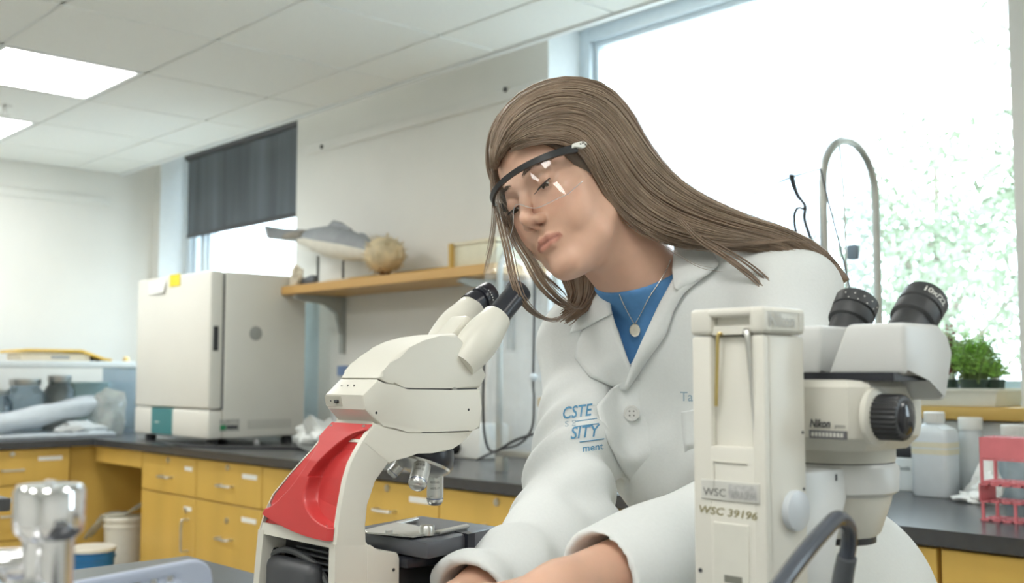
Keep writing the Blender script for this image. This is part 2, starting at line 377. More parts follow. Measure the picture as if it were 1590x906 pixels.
unit((-5.12, yf, 0), (1, 0, 0), .565, nY, D1, 'maple cabinet with one drawer over a door, beside the white buckets')
unit((-4.555, yf, 0), (1, 0, 0), .575, nY, D3, 'maple cabinet of three labelled drawers behind the red-backed microscope')
unit((-3.98, yf, 0), (1, 0, 0), .575, nY, D3, 'maple drawer cabinet hidden behind the arm of the red-backed microscope')
unit((-3.405, yf, 0), (1, 0, 0), .575, nY, D3, 'maple drawer cabinet seen under the microscope objectives')
unit((-2.83, yf, 0), (1, 0, 0), .575, nY, D3, 'maple drawer cabinet between the microscope stage and the white sleeve')
for k, x in enumerate((-2.25, -1.68)):
    unit((x, yf, 0), (1, 0, 0), .565, nY, D3, 'maple drawer cabinet directly behind the stereo microscope column' if k else 'maple drawer cabinet directly behind the woman')
P1 = [('panel', .10, .88, 'none', 'none')]
unit((-1.11, yf, 0), (1, 0, 0), .70, nY, P1, 'plain maple panel front below the pink test tube rack')
unit((-.405, yf, 0), (1, 0, 0), .70, nY, P1, 'plain maple panel front past the end of the pink rack')
xf = XF-.03
unit((xf, 1.60, 0), (0, 1, 0), .575, (1, 0, 0), [('drawer', .70, .88, 'card', 'bow'), ('drawer', .43, .70, 'card', 'bow'), ('drawer', .10, .43, 'card', 'bow')], 'maple drawer cabinet under the left arm of the worktop')
unit((xf, 1.02, 0), (0, 1, 0), .575, (1, 0, 0), D3, 'maple drawer cabinet at the far left edge of the worktop')
t = thing('knee_space', 'open maple knee space with buckets inside at the worktop corner', 'cabinet', (-5.45, 2.9, 0))
MB().box((XF-.03, yf, .80), (-5.125, yf+.022, .883)).build('apron', MAPLE, t, smooth=False)
MB().box((XF-.09, 2.66, 0), (-5.125, 2.68, .883)).build('back_panel', MAPLE, t, smooth=False)
MB().box((XF-.09, 2.19, 0), (XF-.07, 2.66, .883)).build('side_panel', MAPLE, t, smooth=False)
# second island far left
t = thing('side_bench', 'dark topped wooden bench end behind the chrome turret', 'bench', (-4.2, .6, 0))
MB().box((-5.4, .30, .885), (-3.10, 1.03, .92), .003, 1).build('bench_top', EPOXY, t)
MB().box((-5.3, .34, .68), (-3.16, .99, .885)).build('drawer_box', MAPLE, t, smooth=False)
for x in (-3.22, -5.25):
    for y in (.38, .93): MB().box((x-.03, y-.03, 0), (x+.03, y+.03, .68), .003, 1).build('leg', MAPLE, t)

# ---- buckets in the knee space
def bucket(x, y, z, r, h, m, name, label, lid=None, lidm=None):
    t = thing(name, label, 'bucket', (x, y, z), 'buckets in the knee space')
    MB().lathe([(r*.86, z+.001), (r*.90, z+.004), (r*.985, z+h-.055), (r*1.04, z+h-.053), (r*1.04, z+h-.042), (r*.99, z+h-.04), (r, z+h-.02), (r*.985, z+h-.019)], (x, y, 0), n=32).build('shell', m, t)
    MB().lathe([(r*1.0, z+h-.019), (r*1.06, z+h-.018), (r*1.06, z+h-.004), (r*1.02, z+h), (r*.9, z+h-.003), (.001, z+h-.003)], (x, y, 0), n=32).build('lid', lidm or m, t)
    return t
BW = mat('white bucket plastic', (.78, .76, .68), .4, var=.02); BB = mat('blue bucket plastic', (.02, .17, .42), .4, var=.05)
bx, by = onY(194, 800, 2.40).xy
bucket(bx, by, 0, .118, .262, BW, 'bucket', 'lower white bucket carrying the taller white one')
bucket(bx, by, .262, .102, .262, BW, 'bucket', 'upper white bucket with a plastic bag on its lid')
bx2, by2 = onY(142, 850, 2.13).xy
bucket(bx2, by2, 0, .108, .425, BB, 'bucket', 'bright blue bucket with a white lid beside the white buckets', lidm=BW)
FILM = clear('clear plastic film', (.93, .96, .98), .25, .12, haze=.22)
def crumple(name, c, size, seed, label, cat, m, sub=3, amp=.28, group=None):
    """crumpled bag: a closed, dented skin standing on its base"""
    bm = bmesh.new(); bmesh.ops.create_icosphere(bm, subdivisions=sub, radius=1.0); rnd = np.random.RandomState(seed)
    dirs = rnd.normal(size=(150, 3)); dirs /= np.linalg.norm(dirs, axis=1)[:, None]; a = rnd.uniform(-amp, amp, 150)
    for v in bm.verts:
        n = np.array(v.co); k = 1+sum(a*np.exp((dirs@n-1)*45)); v.co = Vector((n[0]*k*size[0], n[1]*k*size[1], max(n[2]*k, -.75)*size[2]))
    z0 = min(v.co.z for v in bm.verts)
    mb = MB(); mb.bm.free(); mb.bm = bm
    for v in bm.verts: v.co += Vector((c[0], c[1], c[2]-z0))
    return tag(mb.build(name, m, smooth=True, ang=28), label, cat, group)
# loose bag lying over the upper bucket's lid
b = MB(); q0 = Vector((bx, by, .526)); rnd = np.random.RandomState(4); rows = []
for i in range(13):
    u = i/12*2-1; row = []
    for j in range(9):
        w = j/8*2-1; x = u*.19; y = w*.085; z = .003+.012*abs(math.sin(i*1.7+j*2.1))
        if u < -.52: z -= (-.52-u)*.26
        if u > .1: z += (u-.1)*.14
        row.append(q0+R*x*1.0+Vector((F.x, F.y, 0))*y+Vector((0, 0, z)))
    rows.append(row)
b.loft(rows, caps=False, closed=False); o = b.build('plastic_bag', clear('milky bag', (.9, .92, .9), .2, .2, haze=.42, hazecol=(.85, .85, .78)), loc=q0, ang=30)
tag(o, 'crumpled clear plastic bag draped over the upper white bucket', 'bag')
sm = o.modifiers.new('thickness', 'SOLIDIFY'); sm.thickness = .0012
yl = MB().lathe([(.018, 0), (.018, .003), (.001, .003)], q0+R*.045+Vector((F.x, F.y, 0))*-.03+Vector((0, 0, .03)), (0, -.3, 1), 14).build('yellow_sticker', mat('yellow paper', (.80, .66, .05), .7), o)

# ---- incubator
INC = mat('incubator enamel', (.76, .755, .70), .38, var=.012, scale=5)
y0 = 2.42; A = onY(208, 680, y0); Bc = onY(322, 684, y0); x0, x1 = A.x, Bc.x; zb = .952; zt = onY(325, 420, y0).z; y1 = 2.945
t = thing('incubator', 'large off-white laboratory incubator cabinet standing on the corner worktop', 'incubator', ((x0+x1)/2, (y0+y1)/2, ZC))
zs = onY(322, 637, y0).z
MB().box((x0, y0+.075, zb), (x1, y1, zt), .012, 3).build('body', INC, t)
d = MB().box((x0, y0, zs+.003), (x1, y0+.070, zt), .010, 3).build('door', INC, t)
MB().box((x0, y0, zb), (x1, y0+.073, zs-.003), .010, 3).build('base_panel', INC, t)
MB().box((x0+.02, y0+.064, zs), (x1-.004, y0+.078, zt-.01)).build('door_seal', DARK, t, smooth=False)
h0, h1 = onX(321, 545, x1).z, onX(321, 506, x1).z
MB().box((x1-.012, y0+.018, h0), (x1+.004, y0+.045, h1), .003).build('door_handle', BLACK, d)
c0, c1 = onY(235, 682, y0), onY(268, 635, y0)
tq = MB().box((c0.x, y0-.003, zb+.006), (c1.x, y0+.01, zs-.002), .0015, 1).build('badge_panel', mat('teal plastic', (.055, .235, .25), .4, var=.03), t)
put_text('-----', .03, (c0.x+.04, y0-.003, (zb+zs)/2-.01), (1, 0, 0), (0, 0, 1), PAPER, tq, bold=.001)
pc = onX(397, 518, x1); MB().lathe([(.035, 0), (.033, .004), (.03, .005), (.001, .005)], pc, (1, 0, 0), 24).build('port_plug', mat('grey plug', (.36, .37, .35), .5), t)
q0, q1 = onX(341, 671, x1), onX(372, 651, x1)
lp = MB().box((x1, q0.y, q0.z), (x1+.0015, q1.y, q1.z)).build('rating_label', mat('grey label', (.45, .46, .43), .5, var=.25, scale=60), t, smooth=False)
MB().box((x1+.0015, q0.y+.002, q0.z+.008), (x1+.003, q0.y+.03, q0.z+.03)).build('green_mark', mat('green ink', (.02, .25, .10), .5), lp, smooth=False)
MB().box((x1+.0015, q0.y+.035, q0.z+.010), (x1+.003, q1.y-.01, q0.z+.028)).build('black_print', DARK, lp, smooth=False)
b = MB()
va, vb = onX(384, 668, x1), onX(452, 657, x1)
for k in range(8): b.box((x1-.002, va.y, va.z+.004+k*.0055), (x1+.0012, vb.y, va.z+.007+k*.0055))
b.build('vent_louver', mat('vent shade', (.52, .52, .48), .5), t, smooth=False)
for fx in (x0+.07, x1-.07):
    for fy in (y0+.06, y1-.06): MB().lathe([(.028, ZC), (.028, ZC+.02), (.02, zb+.002)], (fx, fy, 0), n=16).build('foot', BLACK, t)
n0, n1 = onY(231, 459, y0), onY(259, 434, y0)
MB().prism([(n0.x, y0-.001, n0.z), (n1.x-.012, y0-.012, n0.z+.004), (n1.x, y0-.003, n1.z), (n0.x, y0-.001, n1.z)], (0, -.0008, 0)).build('paper_note', PAPER, d, smooth=False, label='white paper note taped to the door')
n0, n1 = onY(264, 446, y0), onY(280, 425, y0)
MB().box((n0.x, y0-.003, n0.z), (n1.x, y0, n1.z)).build('sticky_note', mat('yellow note', (.85, .70, .04), .7), d, smooth=False, label='yellow sticky note on the door')

# ---- back counter: shelf riser with tray, jars, bags
SH = mat('cloudy acrylic', (.66, .70, .71), .35, var=.03)
t = thing('bench_riser', 'pale acrylic bench shelf standing on the left worktop under a yellow tray', 'shelf', (-6.3, 1.7, ZC))
ze = 1.33; ya = 2.70
MB().box((-6.52, .5, ze-.035), (-6.02, ya, ze), .004).build('shelf_board', SH, t)
CLR = clear('blue-grey acrylic', (.66, .74, .80), .15, .05, haze=.12)
MB().box((-6.50, ya-.035, ZC), (-6.04, ya-.020, ze-.035)).build('end_panel', CLR, t, smooth=False)
MB().box((-6.50, .62, ZC), (-6.04, .635, ze-.035)).build('end_panel', CLR, t, smooth=False)
MB().lathe([(.018, 0), (.018, .02), (.01, .03)], onX(196, 558, -6.2).xy.to_3d()+Vector((0, 0, ze)), n=12).build('corner_knob', mat('brass', (.6, .45, .2), .4, metal=.6), t)
a0, a1 = onX(16, 545, -6.3), onX(152, 556, -6.3)
t = thing('storage_tray', 'shallow yellow tray lid resting on a cream box on the pale riser', 'tray', (-6.3, (a0.y+a1.y)/2, ze))
Y_ = mat('ochre plastic', (.66, .42, .06), .45, var=.06)
yb0, yb1 = a0.y+.02, a0.y+.40
MB().box((-6.42, yb0, ze), (-6.18, yb1, ze+.045), .006).build('box', mat('cream plastic', (.72, .66, .54), .5), t)
MB().box((-6.179, yb0+.16, ze+.012), (-6.176, yb0+.26, ze+.03)).build('label_strip', mat('grey strip', (.36, .37, .37), .6), t, smooth=False)
MB().loft([[(-6.45, y, z), (-6.15, y, z), (-6.15, y, z+.014), (-6.45, y, z+.014)] for y, z in ((a0.y-.01, ze+.046), (yb0+.02, ze+.052), (yb1-.06, ze+.052), (a1.y-.02, ze+.006), (a1.y+.02, ze+.001))]).build('lid', Y_, t)
MB().box((-6.34, yb1+.002, ze), (-6.24, yb1+.05, ze+.03), .006).build('dark_block', DARK, t)
def jar(x, y, z, r, h, label, lidc=STEEL, body=None):
    t = thing('jar', label, 'jar', (x, y, z), 'jars under the pale riser')
    MB().lathe([(r*.95, z+.001), (r, z+.01), (r, z+h*.72), (r*.7, z+h*.84), (r*.7, z+h*.88)], (x, y, 0), n=24).build('glass', body or CLR, t)
    MB().lathe([(r*.76, z+h*.88), (r*.78, z+h*.9), (r*.78, z+h), (.001, z+h)], (x, y, 0), n=24).build('lid', lidc, t)
j = onX(40, 620, -6.4); jar(-6.42, j.y, ZC, .11, .31, 'wide pale jar with a grey lid under the riser')
j = onX(88, 620, -6.4); jar(-6.42, j.y+.02, ZC, .085, .33, 'greyer jar standing second under the riser', body=mat('smoky jar', (.26, .28, .27), .2, var=.1))
j = onX(6, 620, -6.4); jar(-6.40, j.y-.03, ZC, .075, .25, 'small jar at the far left under the riser')
j0 = onX(122, 610, -6.55); tag(MB().box((-6.60, j0.y-.08, ZC), (-6.42, j0.y+.13, ZC+.29), .004).build('storage_box', mat('pale green card', (.50, .62, .58), .7, var=.1, scale=6)), 'pale green box behind the plastic roll under the riser', 'box')
# long bag of folded plastic sheeting leaning up to the right
e0, e1 = onX(-30, 672, -5.95), onX(150, 632, -6.05)
b = MB(); secs = []
for k in range(13):
    u = k/12; c = e0.lerp(e1, u); c.z = ZC+.060+u*.112; w = .060+.004*math.sin(u*11); hh = (.056+.003*math.sin(u*17))*(1 if u < .95 else .86)
    secs.append([c+Vector((math.cos(q)*w*(1+.1*math.sin(3*q+u*7)), 0, math.sin(q)*hh*(1+.05*math.sin(5*q+u*15)))) for q in [2*math.pi*m/24 for m in range(24)]])
b.loft(secs); tag(b.build('plastic_roll', mat('frosted sheeting', (.47, .51, .54), .28, var=.06, scale=14, bump=.3), ang=60), 'long frosted plastic roll leaning up to the right under the riser', 'plastic roll')
q = onX(95, 676, -5.9); tag(MB().prism([(-6.15, q.y-.35, ZC+.001), (-5.8, q.y-.45, ZC+.001), (-5.78, q.y+.25, ZC+.001), (-6.2, q.y+.3, ZC+.001)], (0, 0, .022), .008).build('folded_sheet', mat('folded sheet', (.42, .46, .49), .3, var=.08, bump=.3)), 'flat folded plastic sheet lying beneath the long frosted roll', 'plastic sheet')
q = onX(182, 670, -5.98); crumple('plastic_bag', (q.x-.05, q.y-.03, ZC), (.10, .10, .145), 11, 'crumpled clear bag standing between the frosted roll and the incubator', 'bag', clear('crinkled film', (.9, .92, .93), .3, .15, haze=.45, hazecol=(.70, .70, .64)), amp=.22)
q = onX(145, 683, -5.9); crumple('plastic_bag', (q.x-.06, q.y-.05, ZC), (.09, .13, .045), 12, 'low grey bag lying at the right end of the frosted roll', 'bag', mat('grey bag', (.42, .44, .44), .4, var=.1), amp=.3)
# cords
p0 = onZ(285, 694, ZC); tag(MB().tube(bez([(p0.x-.35, YF+.09, ZC+.006), (p0.x-.1, YF+.03, ZC+.006), (p0.x, YF+.012, ZC+.008), (p0.x+.05, YF+.05, ZC+.006), (p0.x+.3, YF+.16, ZC+.006), (p0.x+.7, YF+.45, ZC+.006)], 6), .006, 8).build('appliance_cable', BLACK), 'black appliance cable lying on the worktop in front of the incubator', 'cable')
q = onZ(398, 690, ZC); tag(MB().ball((q.x, q.y, ZC+.012), .012).lathe([(.016, ZC), (.014, ZC+.006)], (q.x, q.y, 0), n=12).build('small_stopper', mat('grey rubber', (.5, .5, .5), .5)), 'tiny grey stopper lying on the worktop in front of the incubator', 'stopper')
q = onY(478, 672, 2.62); crumple('plastic_bag', (q.x+.05, 2.66, ZC), (.13, .10, .075), 14, 'crumpled pale bag on the worktop at the incubator\'s right side', 'bag', mat('pale bag film', (.60, .63, .62), .3, var=.06, bump=.3), amp=.35)
q = onY(535, 566, 2.9); jar_t = thing('wash_bottle', 'grey capped bottle half hidden behind the microscope head', 'bottle', (q.x, 2.9, ZC))
MB().lathe([(.06, ZC), (.06, ZC+.26), (.03, ZC+.31), (.028, ZC+.33)], (q.x, 2.9, 0)).build('body', mat('dull bottle', (.50, .52, .52), .3), jar_t)
MB().lathe([(.034, ZC+.33), (.034, ZC+.375), (.001, ZC+.378)], (q.x, 2.9, 0)).build('cap', mat('steel blue cap', (.16, .24, .42), .4), jar_t)

# ---- wall shelf
ZS = 1.69
a = onY(428, 445, 2.80); x0 = a.x; x1 = onY(766, 420, 2.80).x
t = thing('wall_shelf', 'maple shelf board on grey brackets fixed to the wall by the window', 'shelf', ((x0+x1)/2, 2.95, ZS-.04))
MB().box((x0, 2.80, ZS-.042), (x1, YW, ZS), .003, 1).build('board', mat('shelf maple', (.60, .36, .12), .45, var=.08, scale=6, stretch=(.1, 1, 1)), t)
MB().box((x0+.02, YW-.02, ZS), (x1, YW-.002, ZS+.05)).build('back_lip', MAPLED, t, smooth=False)
GB = mat('grey bracket steel', (.40, .42, .40), .5, metal=.2)
for px, lo in ((530, 1.38), (790, 1.38)):
    xx = onY(px, 470, YW-.02).x
    br = MB().prism([(xx-.012, YW-.02, ZS-.044), (xx-.012, 2.82, ZS-.044), (xx-.012, 2.80, ZS-.06), (xx-.012, 2.86, ZS-.075), (xx-.012, 2.98, ZS-.085), (xx-.012, YW-.05, ZS-.13), (xx-.012, YW-.03, ZS-.23), (xx-.012, YW-.02, ZS-.23)], (.024, 0, 0), .002, 1).build('bracket', GB, t)
    MB().box((xx-.016, YW-.02, lo-.02), (xx+.016, YW-.001, ZS-.045)).build('upright', GB, t, smooth=False)
# fish model on posts
fy = 2.93
t = thing('fish_model', 'grey and white hammerheaded fish model standing on posts at the left of the shelf', 'model', (onY(520, 430, fy).x, fy, ZS))
def fp(x, y): return onY(x, y, fy)
sp_ = [(470, 372, 8, 13), (485, 371, 14, 17), (505, 375, 20, 20), (525, 378, 21, 21), (548, 382, 19, 19), (572, 388, 14, 14), (592, 394, 8, 9), (606, 399, 4, 5)]
k_ = (fp(600, 380)-fp(500, 380)).length/100*.70; secs = []
for x, y, rh, rw in sp_:
    c = fp(x, y); secs.append([c+Vector((0, math.cos(q)*rw*k_*.75, math.sin(q)*rh*k_)) for q in [2*math.pi*m/16 for m in range(16)]])
GREYF = mat('grey fish skin', (.27, .29, .31), .5, var=.15, scale=14); PALEF = mat('pale belly', (.70, .68, .60), .5, var=.06)
top = MB().loft(secs); bd = top.build('body', GREYF, t)
bd.data.materials.append(PALEF)
for p in bd.data.polygons:
    if p.normal.z < -.05: p.material_index = 1
MB().loft([[fp(x, y0_)+Vector((0, yy, 0)) for x, y0_, yy in r] for r in (((436, 353, -.10), (442, 362, -.10), (446, 374, -.10), (440, 372, -.10)), ((440, 355, 0), (456, 358, 0), (456, 372, 0), (442, 374, 0)), ((470, 356, .06), (482, 358, .06), (482, 372, .06), (470, 374, .06)))]).build('flat_head', GREYF, t)
MB().box(fp(448, 376)+Vector((0, -.05, 0)), fp(480, 358)+Vector((0, .05, 0)), .02, 2).build('snout', mat('brown snout', (.22, .20, .17), .5, var=.2), t)
MB().prism([fp(x, y) for x, y in ((505, 360), (508, 350), (516, 342), (528, 345), (541, 354), (552, 366), (552, 372))], (0, .014, 0), .004, 1).build('dorsal_fin', GREYF, t)
MB().prism([fp(x, y) for x, y in ((553, 372), (558, 361), (565, 363), (576, 376), (574, 384))], (0, .010, 0), .003, 1).build('second_fin', GREYF, t)
MB().prism([fp(x, y) for x, y in ((466, 385), (500, 394), (535, 405), (560, 398), (520, 396))], (0, -.02, .0), .003, 1).build('pectoral_fin', PALEF, t)
for x in (494, 533): MB().tube([fp(x, 398), fp(x, 400).xy.to_3d()+Vector((0, 0, ZS+.013))], .006, 8).build('post', BLACK, t)
MB().box((fp(478, 0).x, fy-.07, ZS), (fp(560, 0).x, fy+.06, ZS+.014), .004).build('base', mat('bone base', (.66, .60, .48), .6), t)
q = fp(487, 420); o = crumple('seashell', (q.x, fy-.10, ZS), (.04, .03, .055), 21, 'small bone coloured shell beside the fish model\'s front post', 'shell', mat('bone', (.66, .60, .48), .6, var=.15))
t = thing('stapler', 'small dark grey stapler lying at the left end of the shelf', 'stapler', (onY(472, 437, 2.85).x, 2.86, ZS))
a, c = onY(459, 437, 2.85).x, onY(489, 437, 2.85).x
MB().box((a, 2.84, ZS), (c, 2.88, ZS+.012), .004).build('base', DARK, t); MB().prism([(a+.01, 2.842, ZS+.013), (c, 2.842, ZS+.013), (c, 2.842, ZS+.045), (c-.03, 2.842, ZS+.047), (a+.01, 2.842, ZS+.022)], (0, .034, 0), .004, 1).build('arm', mat('slate plastic', (.12, .14, .17), .4), t)
# pufferfish on a stand
t = thing('pufferfish_model', 'round tan spiny pufferfish on a brown stand, right of the grey fish', 'model', (onY(594, 420, fy).x, fy, ZS))
c = onY(597, 396, fy); r = k_*24
TAN = mat('tan puffer skin', (.60, .50, .32), .6, var=.25, scale=18)
b = MB().ball(c, (r*1.12, r, r*.92), 24, 16); b.build('body', TAN, t)
b = MB(); rnd = np.random.RandomState(3)
for _ in range(90):
    d = Vector(rnd.normal(size=3)).normalized(); p = c+Vector((d.x*r*1.1, d.y*r*.98, d.z*r*.9)); b.tube([p, p+d*.022], [.004, .0006], 5)
stuff(b.build('spines', TAN, t, label='short spines'))
MB().prism([c+Vector((r*1.05, 0, .02)), c+Vector((r*1.45, 0, .035)), c+Vector((r*1.4, 0, -.03)), c+Vector((r*1.02, 0, -.02))], (0, .01, 0), .003, 1).build('tail_fin', TAN, t)
BRN = mat('brown stand', (.22, .11, .04), .5, var=.1); b = MB()
for a in range(4): b.tube(bez([Vector((c.x, c.y, ZS+.008)), Vector((c.x+math.cos(a*1.57+.6)*.03, c.y+math.sin(a*1.57+.6)*.03, ZS+.04)), c+Vector((math.cos(a*1.57+.6)*r*.62, math.sin(a*1.57+.6)*r*.62, -r*.68))], 5), .007, 6)
b.lathe([(.05, ZS), (.05, ZS+.008), (.015, ZS+.02)], (c.x, c.y, 0), n=16).build('stand', BRN, t)
# white box and divider at the right end
a, c = onY(702, 424, 2.83), onY(763, 398, 2.83)
t = thing('storage_box', 'cream storage box at the right end of the wall shelf, behind the eyepieces', 'box', ((a.x+c.x)/2, 2.93, ZS))
MB().box((a.x, 2.83, ZS), (c.x+.03, 3.04, ZS+.088), .006).build('box', mat('cream card', (.70, .67, .52), .7, var=.03), t)
MB().box((a.x-.004, 2.826, ZS+.088), (c.x+.034, 3.044, ZS+.105), .004).build('lid', mat('buff card', (.70, .65, .50), .7, var=.03), t)
tag(MB().box((onY(696, 400, 2.81).x, 2.81, ZS), (onY(699.5, 400, 2.81).x, 2.99, ZS+.10)).build('shelf_divider', MAPLED, smooth=False), 'thin upright wooden divider beside the cream box on the shelf', 'divider')
# ================================================================ right end of the worktop and the window sill
MILK = mat('milky polythene', (.74, .79, .82), .35, var=.02, sss=.0); MILK2 = mat('dull polythene', (.60, .64, .65), .4, var=.03)
q = onY(1452, 700, 2.92); zt = onY(1452, 640, 2.92).z
t = thing('plastic_bottle', 'large milky square bottle with white cap and two tape bands beside the pink rack', 'bottle', (q.x, 2.92, ZC))
def rrect(x, y, z, w, d, r, n=5): return [Vector((x+sx*(w-r)+r*math.cos(a), y+sy*(d-r)+r*math.sin(a), z)) for sx, sy, a0 in ((1, 1, 0), (-1, 1, 90), (-1, -1, 180), (1, -1, 270)) for a in [math.radians(a0+90*k/n) for k in range(n+1)]]
hb = zt-ZC
MB().loft([rrect(q.x, 2.92, ZC+z, w, w*.8, r) for z, w, r in ((.001, .050, .018), (.008, .054, .018), (hb*.72, .054, .018), (hb*.80, .049, .020), (hb*.845, .034, .024), (hb*.86, .024, .019), (hb*.88, .024, .019))]).build('body', MILK, t)
MB().lathe([(.027, ZC+hb*.87), (.028, ZC+hb*.88), (.028, ZC+hb*.99), (.025, ZC+hb), (.001, ZC+hb)], (q.x, 2.92, 0), n=24).build('cap', WPLAST, t)
TAPE = mat('cream tape', (.78, .74, .58), .6)
for zz in (.50, .58): MB().loft([rrect(q.x, 2.92, ZC+hb*zz+d, .0548, .0440, .018) for d in (0, .015)]).build('tape_band', TAPE, t)
def bottle(px, py, y, r, h, label, m=MILK2, capm=WPLAST):
    q = onY(px, py, y); t = thing('plastic_bottle', label, 'bottle', (q.x, y, ZC))
    MB().lathe([(r*.95, ZC+.001), (r, ZC+.008), (r, ZC+h*.70), (r*.72, ZC+h*.80), (r*.72, ZC+h*.84)], (q.x, y, 0), n=28).build('body', m, t)
    MB().lathe([(r*.78, ZC+h*.84), (r*.8, ZC+h*.85), (r*.8, ZC+h*.99), (r*.76, ZC+h), (.001, ZC+h)], (q.x, y, 0), n=28).build('cap', capm, t)
bottle(1508, 700, 3.02, .040, .215, 'slim dull white bottle standing between the square bottle and the pink rack')
bottle(1578, 700, 2.98, .046, .200, 'round translucent jar with pale lid behind the pink rack', clear('pale blue jar', (.75, .86, .92), .2, .08, haze=.35))
a, c = onY(1388, 752, 3.0), onY(1421, 712, 3.0)
t = thing('carton', 'small white printed carton left of the square milky bottle', 'carton', ((a.x+c.x)/2, 3.03, ZC))
MB().box((a.x-.02, 2.98, ZC), (c.x, 3.08, c.z), .002, 1).build('box', PAPER, t)
b = MB(); rnd = random.Random(2)
for k in range(9): b.box((a.x+.005+k*.0065, 2.9785, c.z-.035), (a.x+.009+k*.0065, 2.98, c.z-.022-rnd.random()*.006))
b.build('grey_print', mat('grey ink', (.25, .27, .27), .7), t, smooth=False)
a2 = onY(1400, 700, 3.03); tag(MB().box((a.x-.05, 2.99, c.z), (c.x-.004, 3.075, c.z+.03), .004).build('dark_box', BLACK), 'flat black box lying on the white printed carton', 'box')
q = onY(1500, 768, 2.80); crumple('paper_towel', (q.x+.02, 2.84, ZC), (.05, .04, .016), 31, 'crumpled white paper towel beside the pink rack', 'paper', PAPER, amp=.4)
q = onY(1560, 760, 2.9); crumple('paper_towel', (q.x-.05, 2.91, ZC), (.045, .04, .045), 32, 'crumpled white tissue heap between slim bottle and pink rack', 'paper', PAPER, amp=.4)
# pink test tube racks, one standing on the other
PINK = mat('pink plastic', (.72, .20, .23), .4, var=.04)
def rack(x0, y0, z0, h, w, d, apron, label):
    t = thing('test_tube_rack', label, 'rack', (x0+w/2, y0+d/2, z0), 'pink test tube racks')
    def grid(z, name, th=.004, holes=True):
        b = MB(); nx, ny = 9, 3; ux, uy = w/nx, d/ny; e = .006
        for i in range(nx+1): b.box((x0+i*ux-e/2 if i else x0, y0, z), (x0+i*ux+e/2 if i < nx else x0+w, y0+d, z+th))
        for j in range(ny+1): b.box((x0, y0+j*uy-e/2 if j else y0, z+.0001), (x0+w, y0+j*uy+e/2 if j < ny else y0+d, z+th-.0001))
        b.build(name, PINK, t, smooth=False)
    grid(z0+.001, 'bottom_grid'); grid(z0+h*.5, 'middle_grid'); grid(z0+h-.004, 'top_grid')
    if apron:
        MB().box((x0, y0, z0+h*.55), (x0+w, y0+.003, z0+h-.004)).build('front_apron', PINK, t, smooth=False)
        MB().box((x0, y0, z0+h*.55), (x0+.003, y0+d, z0+h-.004)).build('end_panel', PINK, t, smooth=False)
        for xx in (x0, x0+w-.006):
            for yy in (y0, y0+d-.006): MB().box((xx, yy, z0), (xx+.006, yy+.006, z0+h*.56)).build('leg', PINK, t, smooth=False)
    else:
        for xx in (x0, x0+w-.003): MB().box((xx, y0, z0+h*.5), (xx+.003, y0+d, z0+h)).build('end_panel', PINK, t, smooth=False)
        for xx in (x0+.004, x0+w*.35, x0+w*.68, x0+w-.010):
            for yy in (y0+.001, y0+d-.007): MB().box((xx, yy, z0), (xx+.006, yy+.006, z0+h*.52)).build('leg', PINK, t, smooth=False)
q = onY(1521, 797, 2.50); yr = 2.50
rack(q.x, yr, ZC, .085, .22, .085, False, 'lower pink test tube rack standing on the black worktop')
rack(q.x+.003, yr+.002, ZC+.086, onY(1540, 680, yr).z-ZC-.086, .21, .08, True, 'upper pink test tube rack stacked on the lower pink one')
